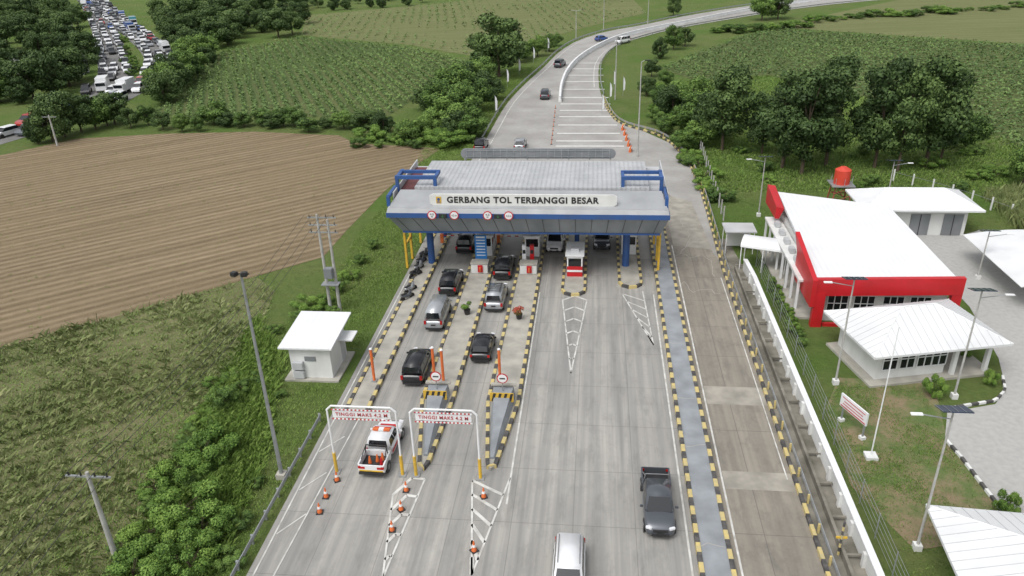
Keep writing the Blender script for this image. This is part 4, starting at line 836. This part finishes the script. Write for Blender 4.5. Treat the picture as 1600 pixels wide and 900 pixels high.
mb.build('tower_frame',M('rusty_red_steel',(.35,.08,.05),(.22,.07,.05),3,.6),t); MB().box((0,0,zt+.08),(2.6,2.6,.12)).build('platform',steel,t); mb=MB().tube((0,0,zt+.14),(0,0,zt+1.8),.9,n=22); mb.tube((0,0,zt+1.8),(0,0,zt+2.15),.9,.35,22); mb.build('tank',M('tank_red',(.62,.06,.03),(.5,.05,.03),1,.5),t)
for s in range(8): a=s*PI/4; MB().tube((1.25*math.cos(a),1.25*math.sin(a),zt+.1),(1.25*math.cos(a),1.25*math.sin(a),zt+1.0),.03).build('railing_post',steel,t)
# ---------- poles ----------
def solarlamp(ub,vb,ut,vt,label,side=-1,both=False):
    x,y=W(ub,vb); h=zat(y,ut,vt); t=thing('solar_street_lamp',label,'street lamp',(x,y,0),0,'solar street lamps in the compound')
    MB().tube((0,0,0),(0,0,h),.085,.05,10).build('pole',pipew,t); MB().box((0,0,.2),(.42,.42,.4)).build('base',whitewall,t)
    rot=Matrix.Rotation(math.radians(-15),3,'X'); MB().box((0,0,h+.12),(1.5,1.0,.05),mat=rot).build('solar_panel',solar,t); 
    for i in range(5): MB().box((-.75+i*.375,0,h+.165),(.02,1.0,.01),mat=rot).build('panel_frame',steel,t)
    for s in ((-1,1) if both else (side,)):
        MB().tube((0,0,h-.5),(s*1.5,-.1,h-.2),.035).build('arm',steel,t); MB().box((s*1.8,-.1,h-.18),(.6,.22,.09)).build('lamp_head',white,t,bev=.02)
    return t
solarlamp(1432,858,1480,642,'solar street lamp on the brown lawn nearest the lower right corner')
solarlamp(1490,622,1530,455,'solar street lamp beside the right side of the guard house',1)
solarlamp(1305,600,1328,437,'solar street lamp at the left front of the guard house',-1)
solarlamp(1527,436,1546,362,'solar street lamp in the yard right of the office',1)
solarlamp(1185,338,1189,246,'solar street lamp behind the left rear corner of the office',-1)
solarlamp(1384,322,1397,252,'solar street lamp behind the office near the water tank',1)
def lamp(ub,vb,ut,vt,label,arm=1.2,two=False,group=None,r=.13):
    x,y=W(ub,vb); h=zat(y,ut,vt); t=thing('street_lamp',label,'street lamp',(x,y,0),0,group); MB().tube((0,0,0),(0,0,h),r,r*.5,10).build('pole',pipew,t)
    for s in ((-1,1) if two else (1,)):
        MB().tube((0,0,h),(s*arm,0,h+.25),.05).build('arm',pipew,t); MB().box((s*(arm+.3),0,h+.25),(.8,.3,.13)).build('lamp_head',black,t,bev=.03)
    return t
x,y=W(441,746); h=zat(y,379,428); t=thing('street_lamp','tall grey floodlight pole standing on the grass left of the toll lanes','street lamp',(x,y,0)); MB().tube((0,0,0),(0,0,h),.14,.075,12).build('pole',steel,t); MB().box((0,0,.2),(.6,.6,.4)).build('base',concrete,t); MB().tube((-.5,0,h),(.5,0,h),.04).build('crossarm',black,t)
for dx in(-.3,.3): MB().box((dx,-.2,h+.08),(.38,.34,.26),rz=dx).build('floodlight',black,t,bev=.04)
lamp(996,245,1001,97,'tall lamp post just behind the right rear of the canopy',.5)
lamp(961,156,966,60,'lamp post on the right shoulder beyond the canopy',1.2)
lamp(900,62,899,17,'lamp post left of the far bend',1.5,True); lamp(943,48,946,0,'thin lamp post at the top of the far bend',.5); lamp(1012,38,1014,-8,'lamp post on the outside of the far bend near the top edge',.5)
x,y=W(1360,715); h=zat(y,1399,510); t=thing('flagpole','thin white bare flagpole on a square base in front of the guard house','flagpole',(x,y,0)); MB().tube((0,0,0),(0,0,h),.05,.03,8).build('pole',white,t); MB().box((0,0,.12),(.75,.75,.24)).build('base',whitewall,t)
x,y=W(1328,672); t=thing('notice_board','white notice board with thin red lines on two posts by the wall','sign',(x,y,0),math.radians(-68)); MB().box((0,0,1.75),(2.7,.1,1.0)).build('panel',white,t)
for z,l in ((2.05,2.3),(1.8,1.9),(1.58,2.1)): MB().box((0,-.06,z),(l,.02,.05)).build('red_line',redtxt,t)
MB().box((0,-.06,1.36),(2.5,.02,.08)).build('red_band',redtxt,t)
for s in(-1.1,1.1): MB().box((s,.1,.8),(.1,.1,1.7)).build('post',steel,t); MB().box((s,.1,.12),(.35,.35,.24)).build('footing',whitewall,t)
def upole(x,y,h,label,nc=2,tr=False,second=False,rz=0):
    t=thing('utility_pole',label,'utility pole',(x,y,0),rz); MB().tube((0,0,0),(0,0,h),.17,.1,10).build('pole',pipew,t)
    if second: MB().tube((.9,0,0),(.9,0,h*.95),.17,.1,10).build('pole',pipew,t)
    for i in range(nc):
        MB().box((.4 if second else 0,0,h-.3-i*.7),(2.6,.1,.1)).build('crossarm',steel,t)
        for q in(-1.1,-.4,.4,1.1): MB().tube((q+(.4 if second else 0),0,h-.25-i*.7),(q+(.4 if second else 0),0,h-.02-i*.7),.06,.03,6).build('insulator',black,t)
    if tr: MB().box((.45,-.3,h*.42),(.8,.6,1.0)).build('transformer',greyp,t,bev=.05); MB().box((.45,-.2,h*.3),(1.6,.8,.1)).build('platform',steel,t)
    return t
x1,y1=W(517,485); h1=zat(y1,497,335); upole(x1,y1,h1,'double utility pole with transformer at the corner of the ploughed field',3,True,True)
x2,y2=W(185,882); h2=zat(y2,140,738); upole(x2,y2,h2,'concrete utility pole in the cane field at lower left',1)
for i,q in enumerate((-1.1,-.4,.4,1.1)):
    a=Vector((x2+q,y2,h2-.02)); b_=Vector((x1+q,y1,h1-.02)); mb=MB(); prev=a
    for k in range(1,13):
        tt=k/12; p=a.lerp(b_,tt); p.z-=1.0*math.sin(PI*tt); mb.tube(prev,p,.016,n=4); prev=p
    prev=a
    for k in range(1,8):
        tt=k/7; p=a.lerp(a+(a-b_)*.8,tt); p.z-=.8*math.sin(PI*tt); mb.tube(prev,p,.016,n=4); prev=p
    o=mb.build('power_cable',black); tag(o,'thin black power cable strung over the cane field','cable','power cables over the cane field')
for ub,vb,ut,vt,lb in ((90,228,66,180,'leaning pole by the left edge of the ploughed field'),(33,130,24,92,'pole among trees at upper left'),(118,60,112,25,'pole beside the traffic jam road near the top'),(100,105,96,75,'pole next to the grey roadside house')):
    x,y=W(ub,vb); upole(x,y,max(5,zat(y,ut,vt)),lb,1)
for i,(ub,vb) in enumerate(((783,182),(800,136),(818,118),(840,98),(862,82),(928,180),(962,150),(948,140),(941,160))):
    x,y=W(ub,vb); t=thing('roadside_banner','thin white vertical banner flag on the highway verge','flag',(x-1.0 if ub<900 else x+1.4,y,0),0,'white banner flags along the highway'); MB().tube((0,0,0),(0,0,3.8),.035,n=6).build('pole',steel,t)
    MB().add([(0,0,1.0),(.35,.03,1.2),(.42,.06,2.6),(.25,.05,3.4),(0,0,3.7)],[(0,1,2,3,4)]).build('cloth',white,t)
greyroof=M('old_roof',(.22,.21,.20),(.12,.115,.11),.5,.8); rust=M('rust_roof',(.3,.12,.07),(.2,.09,.06),.5,.8)
HOUSES=[]
for u,v,s,rz,mt,lb in ((112,116,1.0,.3,greyroof,'grey roofed roadside house beside the traffic jam'),(390,10,1.2,.1,greyroof,'pale roofed house in the trees at the top left'),(68,128,.7,.5,rust,'small shed left of the roadside house')):
    x,y=W(u,v); HOUSES.append(Vector((x,y))); t=thing('house',lb,'house',(x,y,0),rz); t.scale=(s,s,s); MB().box((0,0,1.5),(7,5,3)).build('wall',whitewall,t)
    MB().add([(-4,-3.2,2.9),(4,-3.2,2.9),(4,3.2,2.9),(-4,3.2,2.9),(-4,0,4.4),(4,0,4.4)],[(0,1,5,4),(2,3,4,5),(0,4,3),(1,2,5)]).build('roof',mt,t)
    MB().box((-1.5,-2.53,1.0),(.9,.06,2.0)).build('door',dark,t); MB().box((1.5,-2.53,1.6),(1.2,.06,1.0)).build('window',glassd,t)
# ---------- vegetation ----------
JC=resample(catmull(pix(jamL)),4)+resample(catmull(pix(jamR)),4)
def clearjam(x,y,r=6.2): return all((p.x-x)**2+(p.y-y)**2>r*r for p in JC) and all(not(abs(p.x-x)<5 and -9<y-p.y<5) for p in HOUSES)
G='tall dark tree in the clump behind the office'
for u,v,h in ((1128,235,12.5),(1100,218,7),(1222,262,13.5),(1252,272,14),(1290,258,14.5),(1366,262,14.5),(1402,268,14),(1445,260,14.5),(1470,248,10),(1190,240,9)):
    tree(u,v,h,T_tall,G,'tall dark trees behind the office',wide=.95)
tree(1508,235,5,T_round,'lone small tree right of the tall dark clump',None); tree(1598,290,5,T_round,'small tree at the right edge behind the compound',None)
tree(780,120,12.5,T_dark,'large dark tree beside the highway left of the bend',None,wide=1.05); tree(768,118,9,T_dark,'smaller dark tree leaning against the large highway tree',None)
for u,v,h in ((822,92,4),(840,88,4.5),(858,80,4),(812,98,5),(870,72,3)): tree(u,v,h,T_round,'small tree in the row right of the large highway tree','small trees along the left of the highway')
for u,v,h in ((735,150,6),(712,158,6.5),(752,140,6),(690,178,5.5),(725,190,6),(745,172,5.5),(762,158,5),(700,205,5),(672,172,5),(735,215,4.5),(715,215,4),(668,215,3.5),(640,222,3.5),(600,208,3.2)): tree(u,v,h,T_round+T_dark[:1],'leafy tree in the thicket left of the highway','thicket trees left of the highway',wide=1.2)
u=335
while u<600:
    tree(u,202+random.uniform(-10,5),random.uniform(1.4,4.2),T_round+T_dark,'low tree in the hedge between the ploughed and green fields','hedge behind the ploughed field',wide=random.uniform(1.1,1.7)); u+=random.uniform(9,30)
for i in range(20): u=random.uniform(560,740); bush(u,225+random.uniform(-12,8),random.uniform(1.0,2.2),'green bush at the far right corner of the ploughed field','bushes at the field corner',1.4)
GF='dark tree in the woods around the traffic jam at upper left'
def wood(poly,n,h0,h1,pr,lab,grp,md=18):
    P=np.array(poly,float); x0,y0=P.min(0); x1,y1=P.max(0); pts=[]; tries=0
    while len(pts)<n and tries<n*60:
        tries+=1; u,v=random.uniform(x0,x1),random.uniform(y0,y1)
        if not inpoly(np.array([u]),np.array([v]),poly)[0]: continue
        if any(abs(u-a)<md and abs(v-b)<md*.45 for a,b in pts): continue
        if not clearjam(*W(u,v)): continue
        pts.append((u,v)); tree(u,v,random.uniform(h0,h1),pr,lab,grp,wide=1.1)
wood([(-60,10),(100,-25),(118,-10),(135,25),(150,65),(156,110),(130,138),(60,160),(-60,168)],64,5.5,9,T_dark+T_tall[:1],GF,'woods at upper left',13)
wood([(240,10),(475,-25),(470,52),(345,75),(300,78),(262,60)],48,6,9,T_dark,'dark tree in the woods right of the traffic jam','woods right of the traffic jam',15)
wood([(275,72),(345,72),(335,100),(300,125),(270,160),(250,168),(262,120)],20,4.5,6.5,T_round+T_dark,'tree in the strip between traffic jam and green field','tree strip beside the green field',12)
for u,v,h in ((60,225,4),(84,222,6),(102,214,7.5),(128,207,6.5),(150,202,5),(180,194,5.5),(168,196,5),(205,200,3.5),(232,196,3.5),(255,203,3),(285,206,3),(310,206,2.6),(0,160,6),(35,162,5)): tree(u,v,h,T_dark+T_round[:1],'tree on the near side of the traffic jam by the ploughed field','trees between traffic jam and ploughed field')
for u,v in ((196,80),(200,88),(204,96),(208,104),(212,112),(198,100),(206,118),(192,66)): bush(u,v,1.6,'low bush between the two streams of jammed cars','bushes between the jammed lanes',1.1)
wood([(490,6),(720,-12),(725,2),(600,14),(500,24)],16,3,4.5,T_dark,'dark tree in the far hedge along the top','far hedge at the top',14)
wood([(140,-60),(1000,-60),(1000,-40),(140,-35)],20,6,10,T_dark,'dark tree in the far woods','far woods beyond the fields',20)
for u,v,h in ((1190,32,7),(1215,30,7.5),(1052,25,6),(1030,92,4.5),(1052,78,5.5),(1070,72,4.5),(1018,120,3.5),(1010,150,3.5),(1040,135,3),(1060,62,3)): tree(u,v,h,T_dark+T_round,'small dark tree on the inner side of the far bend','trees inside the far bend')
for i in range(36):
    t_=i/35; u=1120+t_*480; v=52-t_*32 if t_<.3 else 42-t_*30; bush(u+random.uniform(-5,5),v+random.uniform(-2,3),random.uniform(.8,2.2),'low bush in the line along the far right highway edge','bushes along the far right highway',1.8)
for u,v,h in ((1050,185,5),(1075,205,5.5),(1060,170,4.5),(1095,230,4),(1035,165,3.5),(1080,180,6),(1110,215,5),(1040,210,3),(1068,235,3),(1025,195,2.5)): tree(u,v,h,T_round+T_dark[:1],'leafy tree on the inside of the curving bypass','trees inside the bypass curve',wide=1.2)
for i in range(26): t_=random.random(); u=1015+t_*105+random.uniform(-10,20); v=140+t_*190; bush(u,v,random.uniform(.7,1.5),'low green bush on the bank right of the curving bypass','bushes right of the bypass',1.4)
for i in range(20): bush(random.uniform(1150,1600),random.uniform(235,300),random.uniform(.5,1.2),'low scrub bush on the meadow below the tall dark trees','scrub under the tall trees',1.5)
X,Y=scatter(pix([(1030,130),(1200,118),(1500,185),(1620,240),(1620,300),(1200,300),(1110,300)]),20000); blades('meadow_grass',X,Y,4,.3,.045,grassM,'rough meadow grass around the tall dark trees',.2,.9)
X,Y=scatter(pix([(1540,310),(1620,300),(1700,340),(1700,420),(1600,365)]),1500); blades('cane_patch',X,Y,14,1.4,.04,caneM,'tall cane patch at the right edge behind the garage',.3,.6,'crop')
for u,v,h,w_ in ((350,630,1.6,1.1),(378,606,1.0,1.2),(322,715,1.8,1.1),(286,740,1.6,1.1),(292,805,2.0,1.1),(322,830,1.6,1.0),(238,838,1.4,1.1),(300,885,1.8,1.1),(215,900,1.5,1.2),(262,870,1.4,1.1),(240,765,.9,1.2)):
    tree(u,v+8,h,T_bush,'leafy shrub in the thicket at lower left between cane and guardrail','thicket at lower left','shrub',w_*1.0,None,'shrub')
for i in range(34): t_=random.random(); bush(400-t_*200+random.uniform(-40,35),560+t_*330,random.uniform(.25,.7),'small weed clump among the lower left shrubs','weed clumps at lower left',1.7)
X,Y=scatter(pix([(400,500),(440,560),(420,700),(340,900),(180,910),(250,780),(320,640)]),7000); blades('tall_grass',X,Y,7,.6,.02,grassM,'tall loose grass between the shrubs at lower left',.2,1.0)
for u,v,h in ((480,485,1.2),(505,480,1.0),(530,455,1.1),(548,435,.9),(565,412,.9),(585,388,.9),(465,500,.8),(520,492,.7)): bush(u,v,h,'low bush by the utility poles at the edge of the ploughed field','bushes near the double utility pole',1.3)
for u,v,h in ((440,620,.5),(415,680,.5),(380,820,.7),(400,760,.6),(360,880,.8),(410,560,.6),(430,520,.7)): bush(u,v,h,'small weed clump on the grass bank left of the guardrail','weed clumps on the left bank',1.4)
for u,v,h in ((1455,620,1.6),(1545,600,1.1),(1570,805,1.4),(1508,560,.9)): tree(u,v,h,T_bush,'small ornamental shrub planted near the guard house','ornamental shrubs in the compound','shrub',.6,None,'shrub')
for i in range(9): bush(1205+i*6,445+i*12,.7,'small clipped bush along the left side of the office','clipped bushes beside the office',1.0)
